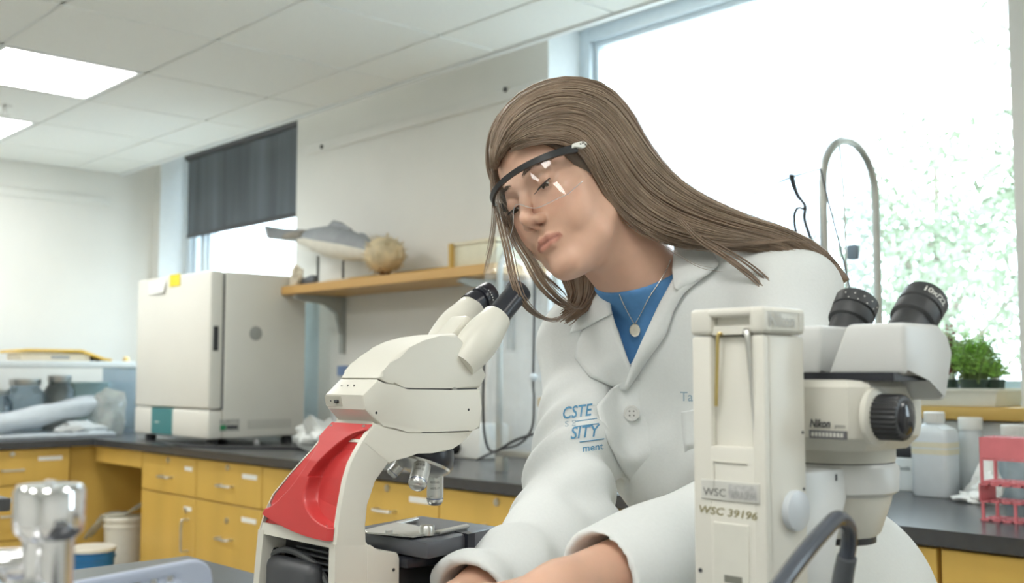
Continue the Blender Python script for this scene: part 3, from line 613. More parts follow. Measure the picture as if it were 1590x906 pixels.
# planter on the sill
zs = ZSILL+.038; a, c = onY(1418, 632, 3.12), onY(1553, 632, 3.12)
t = thing('plant_tray', 'cream plastic tray on the wooden sill carrying the ferns', 'tray', ((a.x+c.x)/2, 3.17, zs))
TR = mat('cream tray plastic', (.70, .68, .58), .45, var=.02); hz = .052
b = MB(); o_ = lambda z, g: [Vector((a.x-g, 3.085-g, z)), Vector((c.x+g, 3.085-g, z)), Vector((c.x+g, 3.255+g, z)), Vector((a.x-g, 3.255+g, z))]
b.loft([o_(zs+.001, 0), o_(zs+hz-.008, .010), o_(zs+hz-.008, .016), o_(zs+hz, .016), o_(zs+hz, .008), o_(zs+.008, -.006)], True)
b.build('tray', TR, t, smooth=False)
SOIL = mat('potting soil', (.05, .035, .025), .95, var=.3)
def fern(px, py, y, r, h, n, seed, label, col, potr, name='potted_fern', broad=False):
    rnd = np.random.RandomState(seed); q = onY(px, py, y); z0 = zs+.008
    t = thing(name, label, 'plant', (q.x, y, z0))
    MB().lathe([(potr*.8, z0), (potr, z0+.062), (potr*1.06, z0+.062), (potr*1.06, z0+.07), (potr*.9, z0+.07), (potr*.88, z0+.06), (.001, z0+.06)], (q.x, y, 0), n=20).build('pot', mat('dark green pot', (.025, .045, .03), .5), t)
    V = []; Fc = []; b = MB()
    for k in range(n):
        a = rnd.uniform(0, 2*math.pi); L = h*rnd.uniform(.55, 1.05); sp = r*rnd.uniform(.25, 1.0)
        p0 = Vector((q.x+rnd.uniform(-.8, .8)*potr, y+rnd.uniform(-.8, .8)*potr, z0+.058)); p1 = p0+Vector((math.cos(a)*sp*.35, math.sin(a)*sp*.35, L*.75)); p2 = p0+Vector((math.cos(a)*sp, math.sin(a)*sp, L*rnd.uniform(.30, 1.0)))
        pts = [p0*(1-u)**2+p1*2*u*(1-u)+p2*u*u for u in [i/9 for i in range(10)]]
        b.tube(pts, [.0012]*9+[.0004], 4)
        for i in range(2, 10):
            tdir = (pts[i]-pts[i-1]).normalized(); sd = tdir.cross(Vector((0, 0, 1)))
            sd = sd.normalized() if sd.length > .01 else Vector((1, 0, 0))
            for s_ in (-1, 1):
                l = (.034 if broad else .024)*(1-.05*i)*rnd.uniform(.7, 1.2); w = l*(.5 if broad else .30); d = (sd*s_+tdir*.6+Vector((0, 0, rnd.uniform(-.5, .2)))).normalized(); e = d.cross(tdir).cross(d).normalized() if d.cross(tdir).length > .01 else tdir
                j = len(V); V += [pts[i], pts[i]+d*l*.5+e*w*.5, pts[i]+d*l, pts[i]+d*l*.5-e*w*.5]; Fc += [(j, j+1, j+2, j+3)]
    b.build('stems', mat(name+' stem', (.14, .20, .06), .6), t)
    me = bpy.data.meshes.new('fronds'); me.from_pydata([tuple(v-t.location) for v in V], [], Fc); me.materials.append(mat(name+' leaves', col, .5, var=.35, scale=40))
    o = bpy.data.objects.new('fronds', me); S.collection.objects.link(o); o.parent = t; stuff(o)
    return t
fern(1512, 600, 3.155, .085, .165, 190, 1, 'bright green feathery fern in a dark pot on the sill tray', (.27, .50, .09), .040)
fern(1474, 600, 3.20, .045, .18, 26, 2, 'dark red-leaved plant left of the green fern in the tray', (.16, .03, .035), .03, 'red_leaved_plant', True)
fern(1545, 606, 3.20, .045, .09, 30, 3, 'low pale green fern trailing over the right end of the tray', (.32, .52, .12), .028)
# clear plastic tunnel enclosure behind the woman: two hoops on a low stand, film over them
xa, xb, y0, y1 = -2.80, -1.52, 2.55, 2.83; zt = 1.90; zf = ZC+.075
t = thing('plastic_enclosure', 'clear film tunnel on metal hoops behind the woman, before the big window', 'enclosure', ((xa+xb)/2, (y0+y1)/2, ZC))
MET = mat('dull steel tube', (.50, .50, .46), .35, metal=.7, var=.05)
def hoop(x, y0, y1, zt, z0): 
    r = (y1-y0)/2; m = (y0+y1)/2
    return [(x, y0, z0)]+[(x, y0, z0+(zt-r-z0)*k/4) for k in (1, 2, 3)]+[(x, m-r*math.cos(q), zt-r+r*math.sin(q)) for q in [math.pi*k/12 for k in range(13)]]+[(x, y1, z0+(zt-r-z0)*k/4) for k in (3, 2, 1, 0)]
for x, zz in ((xa, 1.74), (xb, zt)): MB().tube(hoop(x, y0, y1, zz, zf), .011, 10).build('hoop', MET, t)
for y in (y0, y1): MB().box((xa-.01, y-.014, zf-.022), (xb+.01, y+.014, zf), .003).build('stand_rail', MET, t)
for x in (xa+.01, xb-.01):
    for y in (y0, y1): MB().box((x-.02, y-.012, ZC), (x+.02, y+.012, zf-.02), .002).build('stand_foot', MET, t)
FILM2 = clear('tunnel film', (.92, .96, .99), .35, .10, haze=.15)
secs = []; rnd = np.random.RandomState(9)
for i in range(28):
    u = i/27; x = xa-.055+(xb-xa+.06)*u; row = []; prof = hoop(0, y0-.014, y1+.014, 1.754+(zt-1.74)*u, zf)
    for j, p in enumerate(prof):
        w = .007*math.sin(i*1.9+j*.9)+.006*math.sin(i*.7-j*1.7)
        row.append(Vector((x, p[1]+w*(1 if j < 11 else -1), p[2]+(.010*math.sin(i*.5) if 6 < j < 16 else 0))))
    secs.append(row)
MB().loft(secs, False, False).build('film', FILM2, t, ang=180)
MB().tube(bez([(xb, y0-.016, 1.80), (-1.62, y0-.018, 1.785), (-1.9, y0-.02, 1.725), (-2.4, y0-.02, 1.70), (xa, y0-.016, 1.72)], 6), .0022, 6).build('tie_cord', BLACK, t)
MB().tube([onY(*p, y0-.03) for p in ((1274, 262), (1288, 320), (1306, 390), (1318, 440), (1330, 520))], .0028, 6).build('drop_cord', DARK, t)
MB().tube([onY(*p, 2.70) for p in ((1303, 215), (1310, 300), (1314, 400), (1316, 520))], .003, 6).build('inner_tube', MET, t)
q = onY(1325, 392, 2.62); MB().box(q-Vector((.014, .01, .02)), q+Vector((.014, .01, .02)), .004).build('thermometer', mat('slate blue plastic', (.20, .27, .34), .4), t)
ya = y0-.03
b = MB().tube(bez([onY(*p, ya) for p in ((829, 340), (830, 450), (828, 585), (829, 620), (826, 665), (806, 690), (772, 700), (740, 715))], 5), .0042, 8); b.build('air_line', DARK, t)
MB().ball(onY(828, 586, ya), .013).build('air_line_joint', mat('pale joint', (.6, .68, .74), .4), t)
MB().tube(bez([onY(*p, ya) for p in ((752, 560), (750, 620), (753, 680), (766, 702), (800, 684), (838, 672))], 5), .005, 8).build('side_line', BLACK, t)
# black strap hooked on the tie cord
t = thing('hook_strap', 'black toothed strap hanging from the cord in front of the big window', 'strap', onY(1240, 300, ya))
MB().tube(bez([onY(*p, ya-.006) for p in ((1229, 272), (1233, 290), (1240, 306), (1250, 320), (1249, 340), (1257, 366), (1262, 385))], 5), [.011]*6+[.009]*6+[.0075]*19, 8, flat=.5).build('strap', BLACK, t)
MB().tube(bez([onY(*p, ya-.006) for p in ((1250, 326), (1240, 323), (1234, 332), (1234, 350), (1238, 372))], 5), .006, 8, flat=.6).build('tail', BLACK, t)
# pale box behind the objectives
q0 = onY(703, 706, 2.85); t = thing('power_box', 'pale equipment box with a black round knob behind the microscope nosepiece', 'box', (q0.x, 2.9, ZC))
MB().box((q0.x-.05, 2.82, ZC), (q0.x+.20, 2.98, ZC+.14), .012).build('case', WPLAST, t)
MB().lathe([(.03, 0), (.03, .03), (.026, .035), (.001, .035)], onY(708, 694, 2.82), (0, -1, 0), 20).build('knob', BLACK, t)
# ================================================================ island bench in front, turret and basket
IY0, IY1, IX0, IX1 = .14, .95, -1.9, 1.0
t = thing('island_bench', 'dark topped island bench carrying both microscopes', 'bench', (-.45, .55, 0))
MB().box((IX0, IY0, ZC-.036), (IX1, IY1, ZC), .004, 1).build('bench_top', EPOXY, t)
MB().box((IX0+.04, IY0+.04, .10), (IX1-.04, IY1-.34, ZC-.037)).build('cabinet_body', MAPLE, t, smooth=False)
MB().box((IX0+.08, IY0+.10, 0), (IX1-.08, IY1-.40, .10)).build('plinth', DARK, t, smooth=False)
# chrome service turret at the lower left
fx, fy = at(78, 750, .55).xy; zt = 1.200
t = thing('service_turret', 'blurred chrome laboratory gas turret with side valves, close at the lower left', 'turret', (fx, fy, ZC))
MB().lathe([(.032, ZC), (.032, ZC+.006), (.020, ZC+.012), (.0125, ZC+.02), (.0125, zt-.045), (.0125, zt-.028), (.0165, zt-.024), (.0172, zt-.020), (.0172, zt-.004), (.0155, zt-.001), (.001, zt)], (fx, fy, 0), n=40).build('column', CHROME, t)
c = Vector((fx, fy, 0)); L_ = -R
MB().lathe([(.003, zt-.002), (.003, zt+.001), (.001, zt+.0014)], (fx, fy, 0), n=12).build('cap_screw', STEEL, t)
for k, (dz, dirv) in enumerate(((-.040, L_*.9+_v*-.15), (-.052, -_v+L_*.2))):
    d = dirv.normalized(); p = c+Vector((0, 0, zt+dz))
    va = MB().tube([p+d*.008, p+d*.012, p+d*.026, p+d*.03, p+d*.045], [.0075, .0075, .0075, .0095, .0095], 16).build('valve', CHROME, t)
    if k < 2: MB().tube(bez([p+d*.037, p+d*.038+Vector((0, 0, .009)), p+d*.046+Vector((0, 0, .014)), p+d*.062+Vector((0, 0, .012))], 4), [.0045]*9+[.0042]*4, 10, flat=.7).build('valve_lever', CHROME, va)
    MB().tube(bez([p+d*.045, p+d*.056, p+d*.062+Vector((0, 0, -.010)), p+d*.063+Vector((0, 0, -.045))], 5), [.006]*10+[.0048]*6, 12).build('spout', CHROME, va)
BK = mat('blue-grey plastic', (.42, .47, .58), .42, var=.02)
xp = -.72; P2 = onX(306, 868, xp); P1 = onX(110, 905, xp)
t = thing('drying_panel', 'blue-grey plastic rack panel with square holes, standing at the lower left', 'rack', (xp, P2.y-.1, ZC))
sl = (P2.z-P1.z)/(P2.y-P1.y); s_ = .0059; yE = onX(328, 900, xp).y; yS = yE-.30
us = [yS]
while us[-1]+s_ < yE-.010: us.append(us[-1]+s_)
us += [yE-.007, yE-.004, yE-.0015, yE]; us = sorted(set(us))
vs = [0, .0025, .005, .0078]
while vs[-1] < .13: vs.append(vs[-1]+.0043)
vs += [.16, .19]
b = MB(); g = {}; ks = len(us)-1
def rim(y):
    e = max(0, y-(yE-.016)); return P2.z+(y-P2.y)*sl-(.016-math.sqrt(max(0, .016**2-e*e)))
def V(i, j):
    if (i, j) not in g:
        y = us[i]; z = rim(y)-vs[j]*(rim(y)-ZC-.003)/.19; g[i, j] = b.bm.verts.new((xp-.01*vs[j], y+vs[j]*.03*(y-yS)/.3, z))
    return g[i, j]
for i in range(ks):
    for j in range(len(vs)-1):
        if 3 < i < ks-7 and (ks-7-i) % 2 == 1 and 3 <= j < len(vs)-5 and (j-3) % 2 == 0: continue
        b.bm.faces.new((V(i, j), V(i+1, j), V(i+1, j+1), V(i, j+1)))
o = b.build('panel', BK, t, ang=30); m = o.modifiers.new('thick', 'SOLIDIFY'); m.thickness = .0035; m.offset = 0
MB().box((xp-.004, yS, ZC), (xp+.10, yE+.004, ZC+.004), .001, 1).build('foot_tray', BK, t)
for yy in (yS+.03, yE-.03): MB().prism([(xp, yy, ZC+.004), (xp+.07, yy, ZC+.004), (xp, yy, ZC+.07)], (0, .004, 0)).build('brace', BK, t, smooth=False)
# ================================================================ compound microscope with the red back
xs = -.91; wU = .070; xc = xs-.035
def z2(x, y): return (380+x/1.865, 420+y/1.865)
def sd(x, y, X=None): return onX(*z2(x, y), xs if X is None else X)
ms = thing('compound_microscope', 'cream compound microscope with a red back panel and black eyepieces', 'microscope', (xc, .70, ZC))
CR = CREAM; RED = mat('red moulded plastic', (.56, .045, .045), .36, var=.03, scale=20)
NAV = mat('black optics', (.018, .02, .028), .3, var=.1); CHARC = mat('charcoal stage', (.085, .09, .105), .38, var=.06)
# arm: lofted rings  (back-left, back-right, front-right, front-left)
LV = [(445, 258, 375, 560), (470, 236, 354, 520), (500, 212, 335, 480), (530, 190, 318, 446), (560, 165, 303, 420), (610, 125, 288, 384), (680, 76, 275, 361), (740, 52, 266, 355), (796, 38, 260, 357)]
def ring(y, xl, xb, xf):
    B = sd(xb, y); Fr = sd(xf, y); BL = onY(*z2(xl, y), B.y); BL.z = B.z
    return BL, B, Fr, Vector((BL.x, Fr.y, Fr.z))
rings = [ring(*l) for l in LV]
def rounded(r, e=.006):
    out = []; n = len(r)
    for i in range(n):
        p, a, c = r[i], r[i-1], r[(i+1) % n]; da = (a-p).normalized(); dc = (c-p).normalized()
        out += [p+da*e, p+(da+dc)*e*.29, p+dc*e]
    return out
def channel(r, t=.0045, dp=.022):
    BL, BR, FR, FL = r; ty = Vector((0, dp, 0)); tx = Vector((t, 0, 0))
    return [BL+Vector((0, .002, 0)), BL+tx*.5, BL+tx, BL+tx+ty, BR-tx+ty, BR-tx, BR-tx*.5, BR+Vector((0, .002, 0)), FR+Vector((0, -.006, 0)), FR+Vector((-.0017, -.0017, 0)), FR+Vector((-.006, 0, 0)), FL]
MB().loft([channel(r) for r in rings]).build('arm', CR, ms)
# upper limb that carries the nosepiece
up = [(375, 442), (400, 455), (430, 467), (470, 472), (540, 472), (662, 466), (650, 482), (625, 502), (600, 518), (580, 526), (540, 530), (500, 531), (470, 536), (445, 548), (420, 562), (345, 500)]
MB().prism([sd(*p)+Vector((.0006, 0, 0)) for p in up], (-wU, 0, 0), .002, 2).build('upper_limb', CR, ms, ang=30)
# lower column around the dark socket bay
r0 = rings[-1]; zb = ZC+.012
low = ring(1000, 4, 256, 366); lo2 = [Vector((p.x, p.y, zb)) for p in low]
def wallc(A0, A1, B0, B1, th, name):   # vertical slab between two edges (top, bottom)
    return MB().prism([A0, A1, B1, B0], th, .002, 1).build(name, CR, ms)
MB().loft([[r0[1]+Vector((0, .001, 0)), r0[1]+Vector((-.011, .001, 0)), r0[2]+Vector((-.011, 0, 0)), r0[2]], [lo2[1], lo2[1]+Vector((-.011, 0, 0)), lo2[2]+Vector((-.011, 0, 0)), lo2[2]]]).build('right_cheek', CR, ms)
MB().loft([[r0[0], r0[0]+Vector((.012, 0, 0)), r0[3]+Vector((.012, 0, 0)), r0[3]], [lo2[0], lo2[0]+Vector((.010, 0, 0)), lo2[3]+Vector((.010, 0, 0)), lo2[3]]]).build('left_cheek', CR, ms)
MB().loft([[r0[3]+Vector((.012, -.012, 0)), r0[2]+Vector((-.011, -.012, 0)), r0[2]+Vector((-.011, 0, 0)), r0[3]+Vector((.012, 0, 0))], [lo2[3]+Vector((.010, -.012, 0)), lo2[2]+Vector((-.011, -.012, 0)), lo2[2]+Vector((-.011, 0, 0)), lo2[3]+Vector((.010, 0, 0))]]).build('bay_back', BLACK, ms, smooth=False)
def lev(y):
    for i in range(len(LV)-1):
        if LV[i][0] <= y <= LV[i+1][0]: u = (y-LV[i][0])/(LV[i+1][0]-LV[i][0]); return [rings[i][k]+(rings[i+1][k]-rings[i][k])*u for k in range(4)]
    return rings[-1]
secs = []
for y in (772, 784, 796, 806):
    r_ = lev(min(y, 796)); dz = Vector((0, 0, -(max(y, 796)-796)*.0004))
    secs.append([r_[0]+dz+Vector((.003, .0005, 0)), r_[1]+dz+Vector((-.003, .0005, 0)), r_[1]+dz+Vector((-.003, .024, 0)), r_[0]+dz+Vector((.003, .024, 0))])
MB().loft(secs).build('lintel', CR, ms)
MB().loft([[p+Vector((0, 0, 0)) for p in (r_[0]+Vector((.004, .001, .004)), r_[1]+Vector((-.004, .001, .004)), r_[1]+Vector((-.004, .02, .004)), r_[0]+Vector((.004, .02, .004)))] for r_ in (rings[0],)]+[[p for p in (lev(448)[0]+Vector((.004, .001, 0)), lev(448)[1]+Vector((-.004, .001, 0)), lev(448)[1]+Vector((-.004, .02, 0)), lev(448)[0]+Vector((.004, .02, 0)))]]).build('neck_block', CR, ms)
mid = (r0[0]+r0[1])/2
b = MB()
for k in range(4): b.box((r0[0].x+.045, r0[1].y+.020, r0[1].z-.016-.006*k), (r0[1].x-.016, r0[1].y+.026, r0[1].z-.014-.006*k))
b.build('vent_slats', DARK, ms, smooth=False)
pl_c = onY(*z2(135, 905), r0[1].y+.010)
MB().box((pl_c.x-.050, pl_c.y-.006, pl_c.z-.045), (pl_c.x+.045, pl_c.y+.018, pl_c.z+.024), .014, 4).build('cord_winder', DARK, ms)
MB().tube(bez([pl_c+Vector((-.056, 0, -.01)), pl_c+Vector((-.052, .004, .018)), pl_c+Vector((-.02, .006, .031)), pl_c+Vector((.03, .010, .022)), pl_c+Vector((.05, .014, .0))], 5), .0035, 8).build('wound_cord', mat('grey cord', (.10, .105, .11), .4), ms)
MB().lathe([(.014, 0), (.014, .006), (.008, .008)], onY(*z2(85, 828), r0[1].y+.020), (0, -1, 0), 18).build('socket', NAV, ms)
# red back panel with two scooped grips
def lerp(a, c, u): return a+(c-a)*u
def level(y):
    for i in range(len(LV)-1):
        if LV[i][0] <= y <= LV[i+1][0]:
            u = (y-LV[i][0])/(LV[i+1][0]-LV[i][0]); return lerp(rings[i][0], rings[i+1][0], u), lerp(rings[i][1], rings[i+1][1], u)
    return rings[-1][0], rings[-1][1]
def sstep(e0, e1, x): t_ = min(1, max(0, (x-e0)/(e1-e0))); return t_*t_*(3-2*t_)
secs = []; ny, nx = 150, 110
for j in range(ny+1):
    v = j/ny; row = []
    for i in range(nx+1):
        u = .02+.962*i/nx
        y = 444+v*(336+14*math.sin(u*2.6)*1.0 - 40*(1-u)**1.4)
        A, B_ = level(y); p = lerp(A, B_, u)
        ru = math.hypot((u-1.02)/(.60 if y < 610 else .56), (y-600)/(150 if y > 600 else 138)); rl = math.hypot((u+.02)/.30, (y-610)/(125 if y < 610 else 122))
        d = .005-.014*(1-sstep(.91, 1.0, ru))*(.75+.25*min(1, ru*1.1)) - .0055*(1-sstep(.88, 1.0, rl))
        edge = min(i, nx-i)/4.0; d -= .0045*(1-min(1, edge)); 
        if j == 0 or j == ny: d = -.001
        row.append(p+Vector((0, -d, 0)))
    secs.append(row)
# let the arm's own back face sit behind the scoops: recess it
MB().loft(secs, False, False).build('red_panel', RED, ms, ang=50)
arm = [c for c in ms.children if c.name.startswith('arm')][0]
for v in arm.data.vertices:
    pass
for (u, y) in ((.90, 458), (.91, 752), (.09, 716), (.12, 462)):
    A, B_ = level(y); p = lerp(A, B_, u)+Vector((0, -.0035, 0))
    MB().lathe([(.0034, -.001), (.0034, .0004), (.0024, .0002), (.0020, .0006), (.0003, .0006)], p, (0, -1, .25), 14).build('panel_screw', mat('screw steel', (.45, .38, .36), .4, metal=.7), ms)
# head base with the socket, dome and seams
hb = [(384, 316), (405, 328), (430, 340), (470, 345), (600, 347), (683, 345), (684, 400), (682, 458), (660, 464), (540, 469), (470, 469), (430, 465), (400, 452), (378, 440), (347, 404), (340, 362)]
MB().prism([sd(*p)+Vector((.0012, 0, 0)) for p in hb], (-wU, 0, 0), .003, 2).build('head_base', CR, ms, ang=30)
dm = [(386, 312), (400, 292), (420, 268), (445, 244), (480, 222), (520, 203), (565, 190), (612, 183), (650, 221), (680, 268), (703, 305), (683, 341), (600, 342.5), (500, 342), (462, 340), (430, 335), (405, 322)]
MB().prism([sd(*p) for p in dm], (-wU, 0, 0), .004, 3).build('head_dome', CR, ms, ang=24)
MB().prism([sd(x, y)+Vector((-.003, 0, 0)) for x, y in ((392, 312), (430, 332), (470, 338), (678, 340), (678, 350), (600, 351), (470, 350), (428, 345), (395, 322))], (-wU+.006, 0, 0)).build('head_seam', DARK, ms, smooth=False)
MB().prism([sd(x, y)+Vector((-.003, 0, 0)) for x, y in ((385, 438), (430, 461), (470, 465), (655, 461), (655, 471), (540, 476), (470, 477), (428, 471), (385, 448))], (-wU+.006, 0, 0)).build('limb_seam', DARK, ms, smooth=False)
for x, y in ((379, 413), (646, 404)):
    p = sd(x, y); sc = MB().lathe([(.0038, -.001), (.0038, .0006), (.0034, .0010), (.001, .0010)], p, (1, 0, 0), 16).build('side_screw', STEEL, ms)
    MB().lathe([(.0016, .0009), (.0016, .0013), (.0003, .0013)], p, (1, 0, 0), 6).build('hex_socket', BLACK, sc)
p = sd(607, 350); MB().lathe([(.004, -.001), (.004, .0008), (.001, .0008)], p, (1, 0, 0), 12).build('release_stud', mat('stud', (.25, .25, .23), .5), ms)
# socket panel on the head's back edge
pb0, pb1 = sd(341, 367), sd(346, 397); nb = Vector((0, -1, 0))
xl = onY(*z2(232, 380), pb0.y).x
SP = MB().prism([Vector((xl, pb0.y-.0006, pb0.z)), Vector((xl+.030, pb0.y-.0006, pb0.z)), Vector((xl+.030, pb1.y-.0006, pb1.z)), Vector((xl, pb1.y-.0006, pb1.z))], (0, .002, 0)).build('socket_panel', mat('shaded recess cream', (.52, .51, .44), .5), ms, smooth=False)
MB().box((xl+.018, pb1.y-.0034, pb1.z+.0035), (xl+.0255, pb1.y+.001, pb1.z+.0068), .0006, 1).build('socket', BLACK, SP)
MB().lathe([(.0008, 0), (.0007, .0015)], Vector((xl+.011, pb1.y-.001, pb1.z+.0055)), (0, -1, 0), 8).build('status_light', DARK, SP)
for k in range(3): 
    q = sd(366, 336)+Vector((-wU+.018+.0115*k, -.0012, .0)); MB().box(q-Vector((.0004+.0007*(k == 0), .0003, .0003+.0010*(k > 0))), q+Vector((.0004+.0007*(k == 0), .0010, .0003+.0010*(k > 0)))).build('port_mark', DARK, SP, smooth=False)
# binocular tubes
def tubeset(dx, base, end, ep0, ep1, ring_, nm):
    X = xc+dx; p0, p1, e0, e1 = [onX(*z2(*q), X) for q in (base, end, ep0, ep1)]
    ax = (p1-p0).normalized(); L = (p1-p0).length
    tb = MB().lathe([(.017, -.022), (.021, -.006), (.0228, L*.22), (.0225, L*.45), (.0190, L*.78), (.0174, L*.97), (.0160, L), (.001, L)], p0, ax, 32).build('eye_tube', CR, ms)
    a2 = (e1-e0).normalized(); l2 = (e1-e0).length
    if ring_: prof = [(.0150, -.004), (.0155, .004), (.0155, .007), (.0125, .0075), (.0125, l2*.40), (.0150, l2*.42), (.0152, l2*.56), (.0146, l2*.58), (.0152, l2*.60), (.0152, l2*.93), (.0135, l2), (.011, l2), (.010, l2-.004), (.001, l2-.005)]
    else: prof = [(.0138, -.006), (.0138, l2*.80), (.0155, l2*.84), (.0158, l2*.96), (.0142, l2), (.0115, l2), (.0105, l2-.004), (.001, l2-.005)]
    ep = MB().lathe(prof, e0, a2, 36).build('eyepiece', NAV, ms, label='black eyepiece with white marks' if ring_ else 'plain black eyepiece')
    if ring_:
        for k in range(5):
            an = -.55+.22*k; ra = a2.cross(Vector((1, 0, 0))).normalized(); dd = Vector((1, 0, 0))*math.cos(an)*1.0+ra*math.sin(an)
            dd = (dd-a2*dd.dot(a2)).normalized(); q = e0+a2*(l2*.63)+dd*.0153; MB().ball(q, .0009, 6, 4).build('diopter_mark', PAPER, ep)
    return tb
tubeset(.027, (655, 235), (733, 133), (733, 133), (797, 55), False, 'near')
tubeset(-.036, (585, 198), (662, 105), (658, 100), (712, 64), True, 'far')
MB().prism([onX(*z2(*q), xc+.010) for q in ((590, 195), (645, 128), (700, 170), (655, 235))], (-.03, 0, 0), .004, 2).build('tube_bridge', CR, ms)
# nosepiece and objectives
tc = onX(*z2(515, 553), xc); ax = Vector((0, -.36, -.93)).normalized()
MB().lathe([(.030, -.020), (.033, -.010), (.0345, -.001), (.033, .002)], tc, ax, 40).build('nosepiece', NAV, ms)
MB().lathe([(.0325, .002), (.032, .005), (.021, .013), (.001, .013)], tc, ax, 40).build('turret', STEEL, ms)
OBJ = mat('satin objective steel', (.66, .67, .66), .28, metal=.85, var=.04)
dn = Vector((0, 0, -1)); ctr = tc+ax*.006
for k, (ang, L, r) in enumerate(((0, .040, .0092), (125, .036, .0100), (235, .024, .0068))):
    Mr = Matrix.Rotation(math.radians(ang), 3, ax); d = (Mr @ (dn*.92+Vector((0, .10, 0)))).normalized() if k else dn
    base = ctr + (Mr @ Vector((0, .020, -.004)))
    o = MB().lathe([(r*1.12, -.006), (r*1.12, .004), (r, .0045), (r, L*.74), (r*.97, L*.745), (r*.97, L*.76), (r, L*.765), (r*.98, L*.88), (r*.78, L*.97), (r*.5, L), (.001, L)], base, d, 28).build('objective', OBJ, ms)
    MB().lathe([(r*1.012, L*.80), (r*1.012, L*.825)], base, d, 28, caps=False).build('colour_ring', mat('ring blue', (.05, .10, .25), .4), o)
    if k < 2:
        e1 = R.copy() if k == 0 else d.cross(R).cross(d).normalized()
        nn = (e1.cross(d*-1)).normalized(); nn = nn if nn.dot(CAM-base) > 0 else -nn
        for tx, u, sz in (('40/0.65', .38, .0036), ('160/0.17', .54, .0032)):
            vs, fs = text_tris(tx, sz); w = max(v.x for v in vs); b = MB(); tn = nn; sdv = (d*-1).cross(tn)*1.0
            sdv.normalize()
            bv = [b.bm.verts.new(base+d*(L*u)+(-d)*v.y + (tn*math.cos((v.x-w/2)/r)+sdv*math.sin((v.x-w/2)/r))*(r+.0003)) for v in vs]
            for f in fs:
                try: b.bm.faces.new([bv[i] for i in f])
                except ValueError: pass
            b.build('engraving', DARK, o, smooth=False)
# stage
zS = 1.085; C4 = [(-1.043, .822), (-.908, .828), (-.872, .696), (-1.010, .690)]
st = MB().prism([(x, y, zS-.018) for x, y in C4], (0, 0, .018), .004, 2).build('stage', CHARC, ms)
MB().prism([(-.909, .775, zS-.0185), (-.884, .770, zS-.0185), (-.884, .760, zS-.0185), (-.909, .762, zS-.0185)], (0, 0, .0192)).build('edge_notch', NAV, st, smooth=False)
sc = Vector((xc, .752, zS)); b = MB()
b.prism([sc+Vector((math.cos(a)*(.030 if math.cos(a) > 0 else .018), math.sin(a)*.010, .0001)) for a in [2*math.pi*k/20 for k in range(20)]], (0, 0, .0006)); b.build('light_slot', BLACK, st, smooth=False)
z3 = lambda x, y: onZ(540+x/4.008, 680+y/4.008, zS+.002)
b = MB().prism([z3(*p) for p in ((100, 585), (310, 536), (420, 556), (520, 590), (545, 602), (410, 626), (290, 612), (120, 600))], (0, 0, .002), .0006, 1); b.build('slide_holder', STEEL, st, smooth=False)
MB().prism([z3(*p) for p in ((300, 540), (430, 508), (446, 518), (330, 548))], (0, 0, .003), .0008, 1).build('slide_finger', STEEL, st, smooth=False)
MB().prism([z3(*p) for p in ((530, 598), (740, 552), (758, 560), (580, 604))], (0, 0, .003), .0008, 1).build('slide_finger', STEEL, st, smooth=False)
MB().lathe([(.0078, .002), (.0078, .011), (.007, .012), (.001, .012)], z3(492, 606)-Vector((0, 0, .002)), n=20).build('slide_knob', STEEL, st)
MB().lathe([(.004, .002), (.004, .007), (.001, .0075)], z3(256, 606)-Vector((0, 0, .002)), n=14).build('slide_screw', STEEL, st)
# understage, base, focus knobs
MB().box((xc-.030, .655, ZC+.10), (xc+.028, .745, zS-.0185), .004).build('focus_block', BLACK, ms)
MB().box((xs-.085, .69, zS-.030), (xs+.012, .80, zS-.019), .003).build('stage_rack', NAV, ms)
MB().lathe([(.024, zS-.018), (.024, zS-.040), (.018, zS-.044), (.018, zS-.06)], (xc, .752, 0), n=28).build('condenser', NAV, ms)
MB().lathe([(.021, ZC+.05), (.021, ZC+.075), (.016, ZC+.082), (.001, ZC+.082)], (xc, .752, 0), n=28).build('lamp_house', DARK, ms)
fr = [(352, 785), (360, 800), (374, 810), (392, 815), (444, 818), (446, 835), (446, 1130), (352, 1130)]
MB().prism([sd(*p)+Vector((.0006, 0, 0)) for p in fr], (-wU-.02, 0, 0), .003, 1).build('front_block', CR, ms, ang=30)
MB().lathe([(.0018, -.001), (.0018, .0008)], sd(430, 868), (1, 0, 0), 10).build('set_screw', DARK, ms)
for s_ in (0, 1):
    p = Vector((xs if s_ else xs-wU-.02, .715, ZC+.085)); MB().lathe([(.024, -.002), (.024, .016), (.022, .018), (.013, .019), (.013, .032), (.001, .033)], p, (1 if s_ else -1, 0, 0), 28).build('focus_knob', NAV, ms)
MB().prism([Vector((x, y, ZC)) for x, y in ((-1.015, .57), (-.895, .57), (-.885, .66), (-.895, .86), (-.915, .885), (-.985, .885), (-1.005, .86))], (0, 0, .05), .010, 3).build('base', CR, ms)
# ================================================================ stereo microscope seen from behind
BG = mat('beige enamel', (.68, .665, .60), .36, var=.015, scale=9); GW = mat('grey-white enamel', (.62, .63, .62), .34, var=.015, scale=9)
y0, y1, x0, x1 = .684, .740, -.5265, -.460; zc = 1.2855; zt = 1.306; xk = (x0+x1)/2
st = thing('stereo_microscope', 'beige stereo microscope on a tall column, seen from behind at the right', 'microscope', (xk, .78, ZC))
